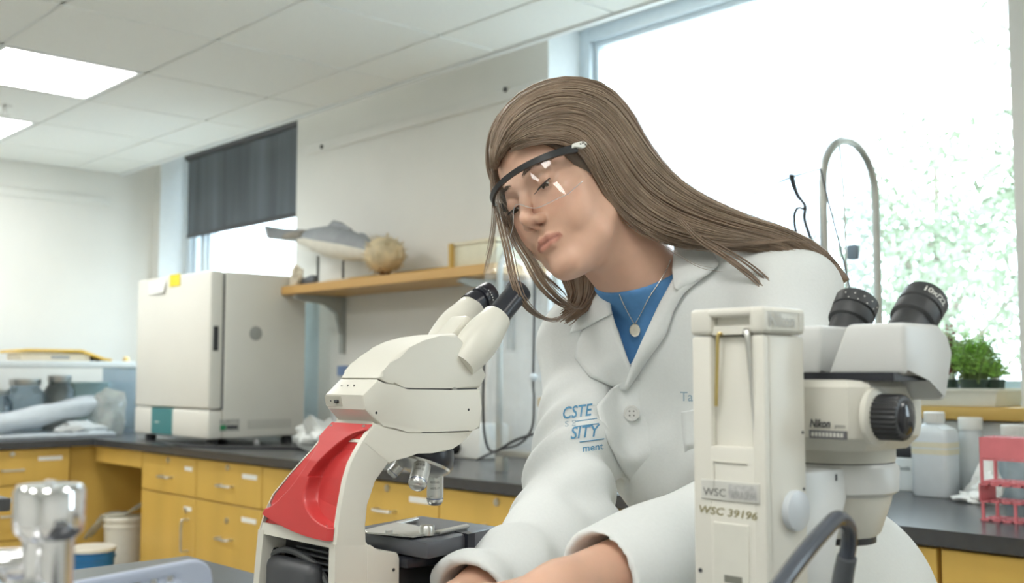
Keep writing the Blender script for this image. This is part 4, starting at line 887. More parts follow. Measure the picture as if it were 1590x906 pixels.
# base plate
MB().loft([[Vector((xk+sx*(w-r)+r*math.cos(a), .80+sy*(d-r)+r*math.sin(a), ZC+z)) for sx, sy, a0 in ((1, 1, 0), (-1, 1, 90), (-1, -1, 180), (1, -1, 270)) for a in [math.radians(a0+15*k) for k in range(7)]] for z, w, d, r in ((0, .085, .125, .03), (.016, .085, .125, .03), (.020, .081, .121, .026))]).build('base_plate', BG, st)
MB().lathe([(.045, ZC+.020), (.045, ZC+.0225), (.001, ZC+.0225)], (xk, .865, 0), n=40).build('stage_plate', mat('black stage plate', (.03, .03, .03), .4), st)
# column: walls leave a shallow recess in the back
rx0, rx1 = onY(1104, 600, y0).x, onY(1166, 600, y0).x; rz0, rz1 = onY(1135, 694, y0).z, zc
col = MB().box((x0, y0+.007, ZC+.02), (x1, y1, zc-.0006), .003, 2).build('column', BG, st)
MB().box((x0, y0, ZC+.02), (rx0, y0+.008, zc-.0006), .0025, 2).build('column_rib', BG, st)
MB().box((rx1, y0, ZC+.02), (x1, y0+.008, zc-.0006), .0025, 2).build('column_rib', BG, st)
MB().box((rx0-.003, y0, ZC+.02), (rx1+.003, y0+.008, rz0), .0025, 2).build('column_panel', BG, st)
# cap with its own notch
cp = MB().box((x0-.001, y0+.008, zc), (x1+.001, y1+.001, zt), .004, 3).build('column_cap', BG, st)
nz0, nz1 = zc+.0, zt-.0075
MB().box((x0-.001, y0-.001, zc), (rx0+.001, y0+.012, zt), .0035, 3).build('cap_rib', BG, cp); MB().box((rx1-.001, y0-.001, zc), (x1+.001, y0+.012, zt), .0035, 3).build('cap_rib', BG, cp)
MB().box((rx0-.003, y0-.001, nz1), (rx1+.003, y0+.012, zt), .003, 3).build('cap_bar', BG, cp)
MB().prism([(rx0, y0+.0025, zc), (rx0, y0+.0025, zc+.006), (rx0, y0+.0085, nz1-.004), (rx0, y0+.0085, zc)], (rx1-rx0, 0, 0)).build('cap_slope', BG, cp, smooth=False)
q = onX(1196, 513, x1+.001); 
put_text('Nikon', .0135, Vector((x1+.001, y0+.006, zc+.0058)), (0, 1, 0), (0, 0, 1), mat('raised letters', (.56, .56, .53), .5), cp, label='raised lettering', width=.034, off=.0007, bold=.0003)
b = MB(); ya_, yb_ = y0+.003, y1-.009; za_, zb_ = zc+.003, zt-.0035
for lo, hi in (((ya_, za_), (yb_, za_+.0006)), ((ya_, zb_-.0006), (yb_, zb_)), ((yb_-.0006, za_), (yb_, zb_))): b.box((x1+.001, lo[0], lo[1]), (x1+.0016, hi[0], hi[1]))
b.build('badge_outline', BG, cp, smooth=False)
# slim ledge lines and labels on the back
b = MB(); p0 = onY(1108, 716, y0-.0005); p1 = onY(1160, 716, y0-.0005)
b.box((p0.x, y0-.0012, p0.z-.0006), (p1.x, y0+.001, p0.z)); b.box((p0.x, y0-.0012, p0.z-.022), (p0.x+.0006, y0+.001, p0.z)); b.build('panel_seam', BG, st, smooth=False)
l0, l1 = onY(1090, 774, y0), onY(1180, 752, y0)
lb = MB().box((l0.x, y0-.0012, l0.z), (l1.x, y0+.001, l1.z), .0004, 1).build('asset_label', mat('label tape', (.60, .60, .56), .6), st, label='white asset label tape reading WSC')
SIL = mat('silver tape', (.48, .48, .47), .5, var=.2, scale=300)
MB().box((l0.x+.026, y0-.0015, l0.z+.002), (l1.x-.002, y0-.001, l1.z-.002)).build('worn_strip', SIL, lb, smooth=False)
put_text('WSC', .0082, (l0.x+.0025, y0-.0014, l0.z+.003), (1, 0, 0), (0, 0, 1), mat('stamp ink', (.16, .16, .15), .7), lb, width=.021, off=.0003)
put_text('39196', .007, (l0.x+.028, y0-.0017, l0.z+.0032), (1, 0, 0), (0, 0, 1), mat('faded ink', (.34, .34, .33), .7), lb, width=.021, off=.0003)
h0 = onY(1086, 795, y0-.0003); put_text('WSC 39196', .0080, (h0.x, y0, h0.z-.0005), (1, 0, -.02), (0, 0, 1), mat('marker ink', (.30, .27, .14), .7), st, label='handwritten inventory number', width=.053, off=.0004, shear=.2, bold=.00012)
p0, p1 = onY(1110, 906, y0), onY(1163, 817, y0)
wl = MB().box((p0.x, y0-.0012, p0.z-.03), (p1.x, y0+.001, p1.z), .0004, 1).build('blank_label', mat('pale label', (.68, .67, .60), .5), st)
for k in range(4): MB().box((p0.x+.010, y0-.0018, p1.z-.044-k*.0085), (p1.x-.006, y0-.001, p1.z-.0385-k*.0085)).build('label_bar', mat('bar ink', (.20, .20, .17), .6), wl, smooth=False)
for px, py in ((1088, 886),): MB().lathe([(.0017, -.001), (.0017, .0008)], onY(px, py, y0), (0, -1, 0), 10).build('grub_screw', DARK, st)
for px, py in ((1246, 672), (1248, 760)): MB().lathe([(.0012, -.001), (.0012, .0006)], onX(px, py, x1), (1, 0, 0), 8).build('grub_screw', DARK, st)
# round focus plate on the column's right flank
p = onX(1231, 793, x1); kn = MB().lathe([(.0150, 0), (.0155, .003), (.0150, .0055), (.013, .0062), (.001, .0066)], p, (1, 0, 0), 40).build('focus_plate', mat('pale blue-grey knob', (.58, .62, .66), .3), st)
# two tools hanging in the recess
t = thing('brass_rod', 'thin bent brass rod hanging in the stereo microscope\'s back recess', 'rod', onY(1112, 575, y0-.003))
MB().tube(bez([onY(1120, 519, y0+.012), onY(1119, 519, y0+.001), onY(1115, 521, y0-.001), onY(1114, 545, y0-.001), onY(1112, 631, y0+.002)], 5), .0014, 8).build('rod', mat('brass rod', (.55, .43, .16), .35, metal=.7), t)
t = thing('steel_probe', 'tapered steel probe hanging beside the thin brass rod', 'probe', onY(1164, 590, y0-.003))
pts = bez([onY(1158, 517, y0+.014), onY(1158, 515, y0+.003), onY(1161, 521, y0-.001), onY(1164, 560, y0-.001), onY(1171, 670, y0+.001)], 5)
MB().tube(pts, [.0024]*6+[.0030]*4+[.0030-.0024*k/(len(pts)-11) for k in range(len(pts)-10)], 10).build('probe', STEEL, t)
MB().lathe([(.0042, 0), (.0042, .0006), (.0026, .0008)], onY(1157, 516, y0+.004), (0, -1, 0), 14).build('probe_socket', DARK, t)
# focus mount arm and ring
yc = .842; zr1 = onX(1330, 724, xk).z+.006; zr0 = onX(1330, 768, xk).z+.007; rr = .049
MB().lathe([(rr-.006, zr0-.004), (rr, zr0), (rr+.001, zr1-.004), (rr-.002, zr1), (rr-.010, zr1+.001)], (xk, yc, 0), n=48).build('mount_ring', GW, st)
zl = onX(1330, 832, xk).z+.008
MB().lathe([(.030, zl-.004), (.034, zl), (.043, zr0-.008), (.044, zr0)], (xk, yc, 0), n=40).build('objective_cone', BG, st)
MB().lathe([(.028, zl-.010), (.030, zl-.009), (.030, zl-.003)], (xk, yc, 0), n=40).build('front_lens', BLACK, st)
side = [(y1-.002, zr1-.001), (yc-.03, zr1-.002), (yc-.03, zr0+.004), (yc-.046, zr0-.008), (yc-.06, zr0-.035), (yc-.064, zr0-.085), (yc-.066, ZC+.10), (y1-.002, ZC+.09)]
MB().prism([(x1-.004, y, z) for y, z in side], (-(x1-x0)+.008, 0, 0), .004, 2).build('mount_arm', GW, st, ang=30)
p = onX(1298, 742, x1-.004); MB().box((x1-.005, p.y-.0012, p.z-.0025), (x1-.0034, p.y+.0012, p.z+.0025)).build('index_mark', DARK, st, smooth=False)
# optical pod
zp0 = onX(1330, 692, xk).z; zp1 = onY(1300, 590, .765).z
px0, px1, py0, py1 = 2*xk+.426, -.426, .765, .890
def pr(z, g): return [Vector((x, y, z)) for x, y in ((px0+.012-g, py0-g), (px1-.012+g, py0-g), (px1+g, py0+.012-g), (px1+g, py1-.03), (px1-.03, py1+g), (px0+.03, py1+g), (px0-g, py1-.03), (px0-g, py0+.012-g))]
MB().loft([pr(zp0+.001, -.014), pr(zp0+.012, -.002), pr(zp0+.022, 0), pr(zp1-.006, 0), pr(zp1-.001, -.004), pr(zp1, -.010)]).build('pod', BG, st, ang=24)
MB().lathe([(.046, zr1), (.0475, zr1+.003), (.0475, zp0+.004)], (xk, yc, 0), n=48).build('pod_collar', BG, st)
MB().lathe([(.0465, zr1-.0005), (.0465, zr1+.0025)], (xk, yc, 0), n=48).build('collar_seam', DARK, st)
l0 = onY(1257, 664, py0); 
put_text('Nikon', .0088, (l0.x+.0005, py0, l0.z+.0004), (1, 0, 0), (0, 0, 1), DARK, st, width=.0185, shear=.25, bold=.0003, label='dark maker lettering')
put_text('JAPAN', .0035, (l0.x+.0225, py0, l0.z+.0004), (1, 0, 0), (0, 0, 1), DARK, st, width=.009)
lp = MB().box((l0.x, py0-.0008, l0.z-.0085), (l0.x+.0325, py0+.001, l0.z-.002)).build('model_plate', mat('plate grey', (.14, .14, .15), .5), st, smooth=False)
for k in range(9): MB().box((l0.x+.0022+k*.0032, py0-.0012, l0.z-.0068), (l0.x+.0044+k*.0032, py0-.0006, l0.z-.0036)).build('plate_digit', mat('plate digit', (.60, .60, .56), .5), lp, smooth=False)
# zoom knob on the right flank
kz = onX(1375, 647, px1); kp = Vector((px1, onX(1383, 647, px1+.012).y, kz.z)); rk = .0170
MB().lathe([(.023, -.002), (.023, .002), (.0195, .004)], kp, (1, 0, 0), 40).build('knob_collar', BG, st)
prof = []; b = MB(); secs = []
for h, rs, fl in ((.003, rk*1.0, 0), (.004, rk*1.02, 1), (.022, rk*1.02, 1), (.024, rk*.97, .6), (.0245, rk*.80, 0)):
    secs.append([kp+Vector((h, math.cos(a)*rs*(1+.035*fl*math.cos(28*a)), math.sin(a)*rs*(1+.035*fl*math.cos(28*a)))) for a in [2*math.pi*k/168 for k in range(168)]])
b.loft(secs); kb = b.build('zoom_knob', BLACK, st, ang=60)
MB().lathe([(rk*.80, .0243), (rk*.72, .0260), (rk*.4, .0275), (.001, .028)], kp, (1, 0, 0), 40).build('knob_face', mat('glossy knob face', (.02, .02, .025), .12), kb)
# binocular housings
zb0, zb1 = zp1+.0035, onY(1340, 503, .785).z
MB().box((-.540, py0+.012, zp1-.001), (-.406, py1-.05, zb0+.002)).build('binocular_seam', NAV, st, smooth=False)
for s_ in (1, -1):
    X0, X1 = (-.468, -.401) if s_ == 1 else (-.545, -.476)
    ov = .012*s_
    pts = [(.785, zb0), (.826, zb0), (.846, zb0-.021), (.854, zb0-.019), (.868, zb0+.018), (.860, zb1-.008), (.845, zb1), (.785, zb1)]
    xx0, xx1 = X0, X1
    b = MB(); secs = []
    n_ = len(pts)
    A = [Vector((xx0 if s_ == 1 else xx1, y, z)) for y, z in pts]; Bv = [Vector((xx1 if s_ == 1 else xx0, y, z)) for y, z in pts]
    # inner edge of the housing leans outwards towards the top
    for v, (y, z) in zip(A, pts): v.x += (.018 if s_ == 1 else .004)*(z-zb0)/(zb1-zb0)
    va = [b.bm.verts.new(p) for p in A]; vb = [b.bm.verts.new(p) for p in Bv]
    b.bm.faces.new(va); b.bm.faces.new(vb[::-1])
    for i in range(n_): b.bm.faces.new((va[i], vb[i], vb[(i+1) % n_], va[(i+1) % n_]))
    b._bev(va+vb, .006, 3)
    hs = b.build('eyepiece_housing', GW, st, ang=30)
    X = -.434 if s_ == 1 else -.502
    if s_ == 1: e0, e1 = onX(1409, 512, X), onX(1436, 467, X)
    else: e0, e1 = onX(1314, 514, X), onX(1331, 470, X)
    a2 = (e1-e0).normalized(); l2 = (e1-e0).length; sc_ = 1.0 if s_ == 1 else 1.0
    RUB = mat('soft black rubber', (.035, .037, .04), .5, var=.08)
    ep = MB().lathe([(.0160, -.010), (.0160, l2*.22), (.0187, l2*.26), (.0192, l2*.30), (.0192, l2*.58), (.0180, l2*.60), (.0180, l2*.63), (.0195, l2*.66), (.0195, l2*1.02), (.0178, l2*1.08), (.013, l2*1.09), (.012, l2*1.0), (.001, l2*.98)], e0, a2, 48).build('eyepiece', RUB, st)
    dd0 = Vector((.68, -.73, 0)); dd0 = (dd0-a2*dd0.dot(a2)).normalized(); rt = a2.cross(dd0)*-1
    rt = rt if rt.dot(R) > 0 else -rt
    if s_ == 1:
        vs, fs = text_tris('10x/22', .0085, bold=.0002); w = max(v.x for v in vs); b = MB(); r_ = .0198
        bv = [b.bm.verts.new(e0+a2*(l2*.76+v.y)+(dd0*math.cos((v.x-w/2)/r_)+rt*math.sin((v.x-w/2)/r_))*r_) for v in vs]
        for f in fs:
            try: b.bm.faces.new([bv[i] for i in f])
            except ValueError: pass
        b.build('marking', mat('worn white print', (.62, .62, .58), .6), ep, smooth=False)
    else:
        b = MB()
        for k in range(9):
            an = -.9+k*.22; b.ball(e0+a2*(l2*(.70 if k % 2 else .86))+(dd0*math.cos(an)+rt*math.sin(an))*.0197, .0007, 6, 4)
        b.build('diopter_dots', mat('worn white print', (.62, .62, .58), .6), ep)
# grey cable looping in front of the column
t = thing('light_cable', 'thick glossy grey cable looping up beside the stereo microscope column', 'cable', at(1262, 860, .70))
K = mat('glossy grey cable', (.07, .08, .10), .2, var=.05)
pts = bez([at(1130, 1080, .60), at(1180, 960, .64), at(1215, 905, .67), at(1252, 856, .70), at(1282, 822, .73), at(1301, 806, .75), at(1316, 818, .765), at(1318, 845, .775), at(1311, 880, .78), at(1304, 930, .785), at(1300, 1010, .79)], 7)
MB().tube(pts, .0058, 16).build('cable', K, t)
MB().tube([at(1315, 866, .776), at(1310, 890, .78), at(1304, 930, .785), at(1300, 1000, .79)], [.0072, .0074, .0078, .0082], 16).build('strain_relief', mat('matte grey sleeve', (.10, .11, .12), .5), t)
# ================================================================ the woman: body, clothes and hair as smooth fields turned into skins
Mc = np.array([[R.x, U.x, F.x], [R.y, U.y, F.y], [R.z, U.z, F.z]]); C0 = np.array(CAM)
def q(px, py, D): return np.array([(px-CX)/FPX*D, -(py-CY)/FPX*D, D])        # measured point in viewing axes (right, up, depth)
def w2c(p): return Mc.T @ (np.array(p)-C0)
def c2w(p): return np.asarray(p) @ Mc.T + C0
def unit_(v): v = np.asarray(v, float); return v/np.linalg.norm(v)
def _smin(a, b, k):
    h = np.clip(.5+.5*(a-b)/k, 0, 1); return a*(1-h)+b*h-k*h*(1-h)
def smax(a, b, k): return -_smin(-a, -b, max(k, 1e-6))
class Field:
    def __init__(s, xs, ys, zs): s.ax = [np.asarray(a, np.float32) for a in (xs, ys, zs)]; s.F = np.full([len(a) for a in s.ax], 1.0, np.float32)
    def sub(s, lo, hi): return tuple(slice(int(np.searchsorted(a, l)), int(np.searchsorted(a, h))) for a, l, h in zip(s.ax, lo, hi))
    def grid(s, sl): return np.meshgrid(*[a[q_] for a, q_ in zip(s.ax, sl)], indexing='ij', sparse=True)
    def put(s, fn, lo, hi, k=.01, op='u', m=.03):
        lo, hi = np.asarray(lo)-m-k, np.asarray(hi)+m+k; sl = s.sub(lo, hi)
        if any(q_.stop <= q_.start for q_ in sl): return
        d = fn(*s.grid(sl)).astype(np.float32)
        if op == 'u': s.F[sl] = _smin(s.F[sl], d, k)
        elif op == 's': s.F[sl] = smax(s.F[sl], -d, k)
        else: s.F[sl] = smax(s.F[sl], d, k)
    def cone(s, a, b, ra, rb, k=.015, op='u'):
        a, b = np.asarray(a, float), np.asarray(b, float); ba = b-a; L = ba@ba
        def fn(X, Y, Z):
            px, py, pz = X-a[0], Y-a[1], Z-a[2]; h = np.clip((px*ba[0]+py*ba[1]+pz*ba[2])/L, 0, 1)
            return np.sqrt((px-h*ba[0])**2+(py-h*ba[1])**2+(pz-h*ba[2])**2)-(ra+(rb-ra)*h)
        r = max(ra, rb); s.put(fn, np.minimum(a, b)-r, np.maximum(a, b)+r, k, op)
    def ell(s, c, r, ax=None, k=.015, op='u'):
        c = np.asarray(c, float); ax = np.eye(3) if ax is None else np.asarray(ax)      # rows = own axes
        def fn(X, Y, Z):
            p = [(X-c[0])*a[0]+(Y-c[1])*a[1]+(Z-c[2])*a[2] for a in ax]
            k0 = np.sqrt(sum((p[i]/r[i])**2 for i in range(3))); k1 = np.sqrt(sum((p[i]/r[i]**2)**2 for i in range(3)))+1e-6
            return k0*(k0-1)/k1
        R_ = max(r); s.put(fn, c-R_, c+R_, k, op)
    def half(s, c, n, lo, hi, k=.002, op='s'):
        c, n = np.asarray(c, float), unit_(n); s.put(lambda X, Y, Z: (X-c[0])*n[0]+(Y-c[1])*n[1]+(Z-c[2])*n[2]+0*X*Y*Z, lo, hi, k, op, 0)
    def skin(s):
        """surface nets"""
        Fv = s.F; ins = Fv < 0; nx, ny, nz = Fv.shape
        cnt = np.zeros((nx-1, ny-1, nz-1), np.int8)
        for i in (0, 1):
            for j in (0, 1):
                for k in (0, 1): cnt += ins[i:nx-1+i, j:ny-1+j, k:nz-1+k]
        mix = (cnt > 0) & (cnt < 8); I = np.argwhere(mix); idx = np.full(mix.shape, -1, np.int64); idx[mix] = np.arange(len(I))
        acc = np.zeros((len(I), 3)); num = np.zeros(len(I)); cor = [(i, j, k) for i in (0, 1) for j in (0, 1) for k in (0, 1)]
        val = {c: Fv[I[:, 0]+c[0], I[:, 1]+c[1], I[:, 2]+c[2]].astype(float) for c in cor}
        pos = {c: np.stack([s.ax[a][I[:, a]+c[a]] for a in range(3)], 1).astype(float) for c in cor}
        for c in cor:
            for a in range(3):
                if c[a] == 0:
                    d = list(c); d[a] = 1; d = tuple(d); va, vb = val[c], val[d]; m = (va < 0) != (vb < 0)
                    t = np.where(m, va/np.where(m, va-vb, 1), 0)[:, None]; p = pos[c]+(pos[d]-pos[c])*t
                    acc[m] += p[m]; num[m] += 1
        V = acc/num[:, None]; Q = []
        for a in range(3):
            b, c = (a+1) % 3, (a+2) % 3; sl0 = [slice(None)]*3; sl1 = [slice(None)]*3; sl0[a] = slice(0, -1); sl1[a] = slice(1, None)
            i0, i1 = ins[tuple(sl0)], ins[tuple(sl1)]; E_ = np.argwhere(i0 != i1)
            E_ = E_[(E_[:, b] > 0) & (E_[:, c] > 0) & (E_[:, b] < Fv.shape[b]-1) & (E_[:, c] < Fv.shape[c]-1)]
            def cid(db, dc): e = E_.copy(); e[:, b] += db; e[:, c] += dc; return idx[e[:, 0], e[:, 1], e[:, 2]]
            qd = np.stack([cid(-1, -1), cid(0, -1), cid(0, 0), cid(-1, 0)], 1); fl = i0[E_[:, 0], E_[:, 1], E_[:, 2]]
            qd[~fl] = qd[~fl][:, ::-1]; Q.append(qd)
        return V, np.concatenate(Q)
def mesh_from(V, Q, name, m, parent, cols=None):
    me = bpy.data.meshes.new(name); W_ = c2w(V)-np.array(root_loc(parent)); me.from_pydata(W_.tolist(), [], Q.tolist()); me.materials.append(m)
    if cols is not None:
        at_ = me.color_attributes.new('tint', 'FLOAT_COLOR', 'POINT'); at_.data.foreach_set('color', np.concatenate([cols, np.ones((len(cols), 1))], 1).astype(np.float32).ravel())
    me.shade_smooth(); me.update(); o = bpy.data.objects.new(name, me); S.collection.objects.link(o); o.parent = parent; return o
def steps(*seg):
    out = [seg[0]]
    for e, st_ in seg[1:]:
        n = max(1, round((e-out[-1])/st_)); a = out[-1]; out += [a+(e-a)*(i+1)/n for i in range(n)]
    return np.array(out)

# ---- posture (viewing axes)
HO = q(817, 299, 1.35); SC = 1.0
hf = unit_((-.70, -.13, -.70)); hu = np.array((-.403, .882, .24)); hu = unit_(hu-hf*(hu@hf)); hs_ = np.cross(hu, hf); hs_ = hs_ if hs_@np.array((.58, .45, -.68)) > 0 else -hs_
HA = np.array([hs_, hu, hf])
def H(x, y, z): return HO+(hs_*x+hu*y+hf*z)*.001*SC
NB = q(1035, 470, 1.465); PV = q(1228, 930, 1.53); SL = q(1222, 470, 1.375); SR = q(908, 535, 1.53)
bu = unit_(NB-PV); bs = SL-SR; bs = unit_(bs-bu*(bs@bu)); bf = np.cross(bs, bu); bf = bf if bf[2] < 0 else -bf; BA = np.array([bs, bu, bf])
def B(x, y, z): return NB+bs*x+bu*y+bf*z
EL, WL = q(1212, 795, 1.15), q(872, 920, .95); ER, WR = q(878, 815, 1.34), q(712, 948, 1.08)
pw = c2w(PV); rootw = (float(pw[0]), float(pw[1]), 0.)
per = thing('person', 'woman in white lab coat and safety goggles leaning over the red-backed microscope', 'person', rootw)

# ---- body
fx = Field(steps(-.16, (-.06, .0035), (.20, .0021), (.64, .008)), steps(-1.42, (-.40, .016), (-.22, .0036), (-.01, .007), (.285, .0021)), steps(.80, (1.16, .0036), (1.27, .007), (1.52, .0021), (1.85, .011)))
def torso(f, g, k):
    f.ell(B(0, -.17, -.01), (.148+g, .19+g, .105+g), BA, k); f.ell(B(0, -.36, -.005), (.130+g, .15+g, .098+g), BA, k); f.ell(B(0, -.50, -.02), (.160+g, .13+g, .118+g), BA, k)
    for x in (-.068, .068): f.ell(B(x, -.205, .078), (.060+g, .058+g, .045+g), BA, k)
    f.cone(SR, SL, .050+g, .050+g, k)
    for e in (SL, SR): f.cone(NB+bu*.01, NB+(e-NB)*.75, .034+g, .036+g, k)
torso(fx, 0, .03)
for sh, el, wr in ((SL, EL, WL), (SR, ER, WR)): fx.cone(sh, el, .048, .034, .02); fx.cone(el, el+(wr-el)*.35, .034, .037, .01); fx.cone(el+(wr-el)*.35, wr, .037, .0265, .01)
hipw = pw
for sx in (-.085, .085):
    hp, kn, an = (w2c((pw[0]+sx, pw[1]+dy, z)) for dy, z in ((0, pw[2]-.04), (.0, .50), (.03, .09)))
    fx.cone(hp, kn, .085, .056, .03); fx.cone(kn, an, .054, .036, .03); fx.cone(an, w2c((pw[0]+sx, pw[1]-.13, .045)), .036, .030, .02)
def hand(f, wr, d, pn, thumb):
    """palm from the wrist along d, palm facing pn, thumb on the side of vector thumb"""
    d, pn = unit_(d), np.asarray(pn, float); pn = unit_(pn-d*(pn@d)); t = np.cross(d, pn); t = t if t@np.asarray(thumb) > 0 else -t
    f.cone(wr, wr+d*.02, .026, .026, .012); f.ell(wr+d*.052, (.046, .040, .0145), np.array([d, t, pn]), .012)
    tips = []
    for i, (off, L, a0) in enumerate(((.032, .070, .35), (.011, .078, .42), (-.011, .073, .46), (-.032, .058, .52))):
        p = wr+d*(.088-.004*abs(i-1))+t*off; ang = a0; r = .0088-.0004*i; di = unit_(d+t*off*5)
        for seg, (fr, bend) in enumerate(((.45, .0), (.30, .55), (.25, .40))):
            ang += bend; v = di*math.cos(ang)+pn*math.sin(ang); p2 = p+v*L*fr; f.cone(p, p2, r, r*.93, .004); p = p2; r *= .93
        tips.append((p, v))
    p = wr+d*.022+t*.026
    for L, m_ in ((.040, (.62, .75, .25)), (.030, (.80, .45, .45)), (.024, (.88, .15, .55))): v = unit_(d*m_[0]+t*m_[1]+pn*m_[2]); f.cone(p, p+v*L, .0115, .0098, .006); p = p+v*L
    return tips
hand(fx, WL, q(770, 962, .915)-WL, (-.1, -1, .1), (-.5, .3, 1)); hand(fx, WR, q(640, 985, 1.04)-WR, (-.2, -1, .3), (.3, -.1, -1))
# neck
fx.cone(H(0, -62, -98), NB-bu*.03+bf*-.012, .051, .060, .025)
# head, worked out in its own axes (millimetres: her left, up, forward)
lo, hi = np.array((-.06, -.075, 1.25)), np.array((.215, .285, 1.56)); sl = fx.sub(lo, hi); G = fx.grid(sl)
hx, hy, hz = [(((G[0]-HO[0])*a[0]+(G[1]-HO[1])*a[1]+(G[2]-HO[2])*a[2])*1000/SC).astype(np.float32) for a in HA]
ax_ = np.abs(hx)
def he(c, r, x=None):
    x = ax_ if x is None else x; p = ((x-c[0])/r[0], (hy-c[1])/r[1], (hz-c[2])/r[2]); k0 = np.sqrt(p[0]**2+p[1]**2+p[2]**2); k1 = np.sqrt((p[0]/r[0])**2+(p[1]/r[1])**2+(p[2]/r[2])**2)+1e-6; return k0*(k0-1)/k1
def hc(a, b, ra, rb):
    a, b = np.array(a, float), np.array(b, float); ba = b-a; px, py, pz = ax_-a[0], hy-a[1], hz-a[2]; h = np.clip((px*ba[0]+py*ba[1]+pz*ba[2])/(ba@ba), 0, 1)
    return np.sqrt((px-h*ba[0])**2+(py-h*ba[1])**2+(pz-h*ba[2])**2)-(ra+(rb-ra)*h)
d = he((0, 36, -86), (72, 86, 91), hx)
for e, k in ((he((0, -36, -48), (58, 66, 50), hx), 26), (hc((0, 12, -5), (20, 13, -6), 9, 9), 14), (hc((20, 13, -6), (38, 9, -16), 9, 8), 14), (he((44, -22, -30), (20, 17, 22)), 18), (he((33, -50, -26), (24, 27, 24)), 20),
             (hc((42, -60, -78), (38, -84, -46), 14, 13), 18), (hc((40, -84, -46), (13, -103, -17), 13, 12), 18), (he((0, -104, -9), (17, 13, 12), hx), 14), (hc((0, -92, -34), (0, -78, -80), 27, 34), 22), (he((0, -68, -15), (27, 24, 20), hx), 14)):
    d = _smin(d, e, k)
d = smax(d, -he((31, -2, 9), (17, 11, 13)), 10)
d = _smin(d, he((31, -1.5, -9.5), (13.6, 13.2, 13.2)), 3.5)
for e, k in ((hc((0, 4, 2), (0, -31, 18), 6.8, 7.8), 8), (he((0, -37, 21), (8.8, 8.2, 8.5), hx), 6), (he((10.8, -42, 10), (6.6, 6.6, 9.5)), 5), (hc((0, -45, 18), (0, -52, 5), 3.6, 4), 5)): d = _smin(d, e, k)
d = smax(d, -he((5.8, -50.0, 13.5), (2.7, 2.1, 4.4)), 1.6)
d = smax(d, -hc((0, -55, 9.5), (0, -62, 9.8), 1.6, 1.8), 4)
for a, b, ra, rb, k in (((0, -67.5, 6.2), (7, -66, 5.6), 3.6, 3.8, 3.5), ((7, -66, 5.6), (22, -71, -2.5), 3.8, 2.2, 3.5), ((0, -77, 5.0), (8, -76.5, 4.4), 4.8, 4.6, 3.5), ((8, -76.5, 4.4), (20.5, -72.5, -2), 4.6, 2.2, 3.5)): d = _smin(d, hc(a, b, ra, rb), k)
d = smax(d, -hc((0, -71.6, 11.2), (12, -71.4, 8.5), .7, .7), 1.6); d = smax(d, -hc((12, -71.4, 8.5), (23, -72, 1.0), .7, .6), 1.6)
d = smax(d, -he((31, -8.6, 3), (12.5, 1.25, 9)), 1.2)
d = _smin(d, he((66, -8, -104), (5, 26, 15)), 4)
fx.F[sl] = _smin(fx.F[sl], d*.001*SC, .012)
V, Qd = fx.skin()
L_ = (V-HO) @ HA.T*1000/SC; X_, Y_h, Z_ = np.abs(L_[:, 0]), L_[:, 1], L_[:, 2]
cols = np.ones((len(V), 3)); isH = (Y_h > -125) & (Z_ > -120) & (np.abs(L_[:, 0]) < 95)
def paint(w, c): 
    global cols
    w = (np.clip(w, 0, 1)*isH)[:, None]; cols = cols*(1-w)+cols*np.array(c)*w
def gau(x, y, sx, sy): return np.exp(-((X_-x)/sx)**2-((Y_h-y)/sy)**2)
fr = Z_ > -25
lipw = np.clip(1.25-np.abs(Y_h+71.8+.012*X_**1.0)/(7.6*np.sqrt(np.clip(1-(X_/24)**2, 0.02, 1))), 0, .45)/.45*(X_ < 23.5)*(Z_ > -6)
paint(lipw*.8, (.72, .47, .50))
paint(np.exp(-((Y_h+71.8)/1.9)**2)*np.clip((24-X_)/6, 0, 1)*(Z_ > -4)*.75, (.45, .32, .32))
paint(gau(40, -34, 17, 15)*fr*.35, (1.0, .80, .80)); paint(gau(0, -40, 11, 9)*(Z_ > 8)*.25, (1, .8, .78))
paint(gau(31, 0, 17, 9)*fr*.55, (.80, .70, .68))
brow = np.exp(-((Y_h-(16.5+3.2*np.sin((X_-12)/34*2.2)))/2.8)**2)*((X_ > 11) & (X_ < 47))*(Z_ > -30)
paint(brow*.6, (.42, .34, .30))
paint(np.exp(-((X_-5.6)/3)**2-((Y_h+48.6)/2.6)**2)*(Z_ > 2), (.35, .22, .2))
SKIN = mat('skin', (.70, .43, .31), .42, var=.03, scale=55, sss=.12, attr='tint', bump=.04)
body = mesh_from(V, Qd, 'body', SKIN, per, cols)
bodybvh = BVHTree.FromPolygons(c2w(V).tolist(), Qd.tolist())
EYE = mat('eye white', (.75, .72, .68), .15); IRIS = mat('dark iris', (.06, .045, .035), .12)
LASH = mat('dark lashes', (.022, .016, .013), .6)
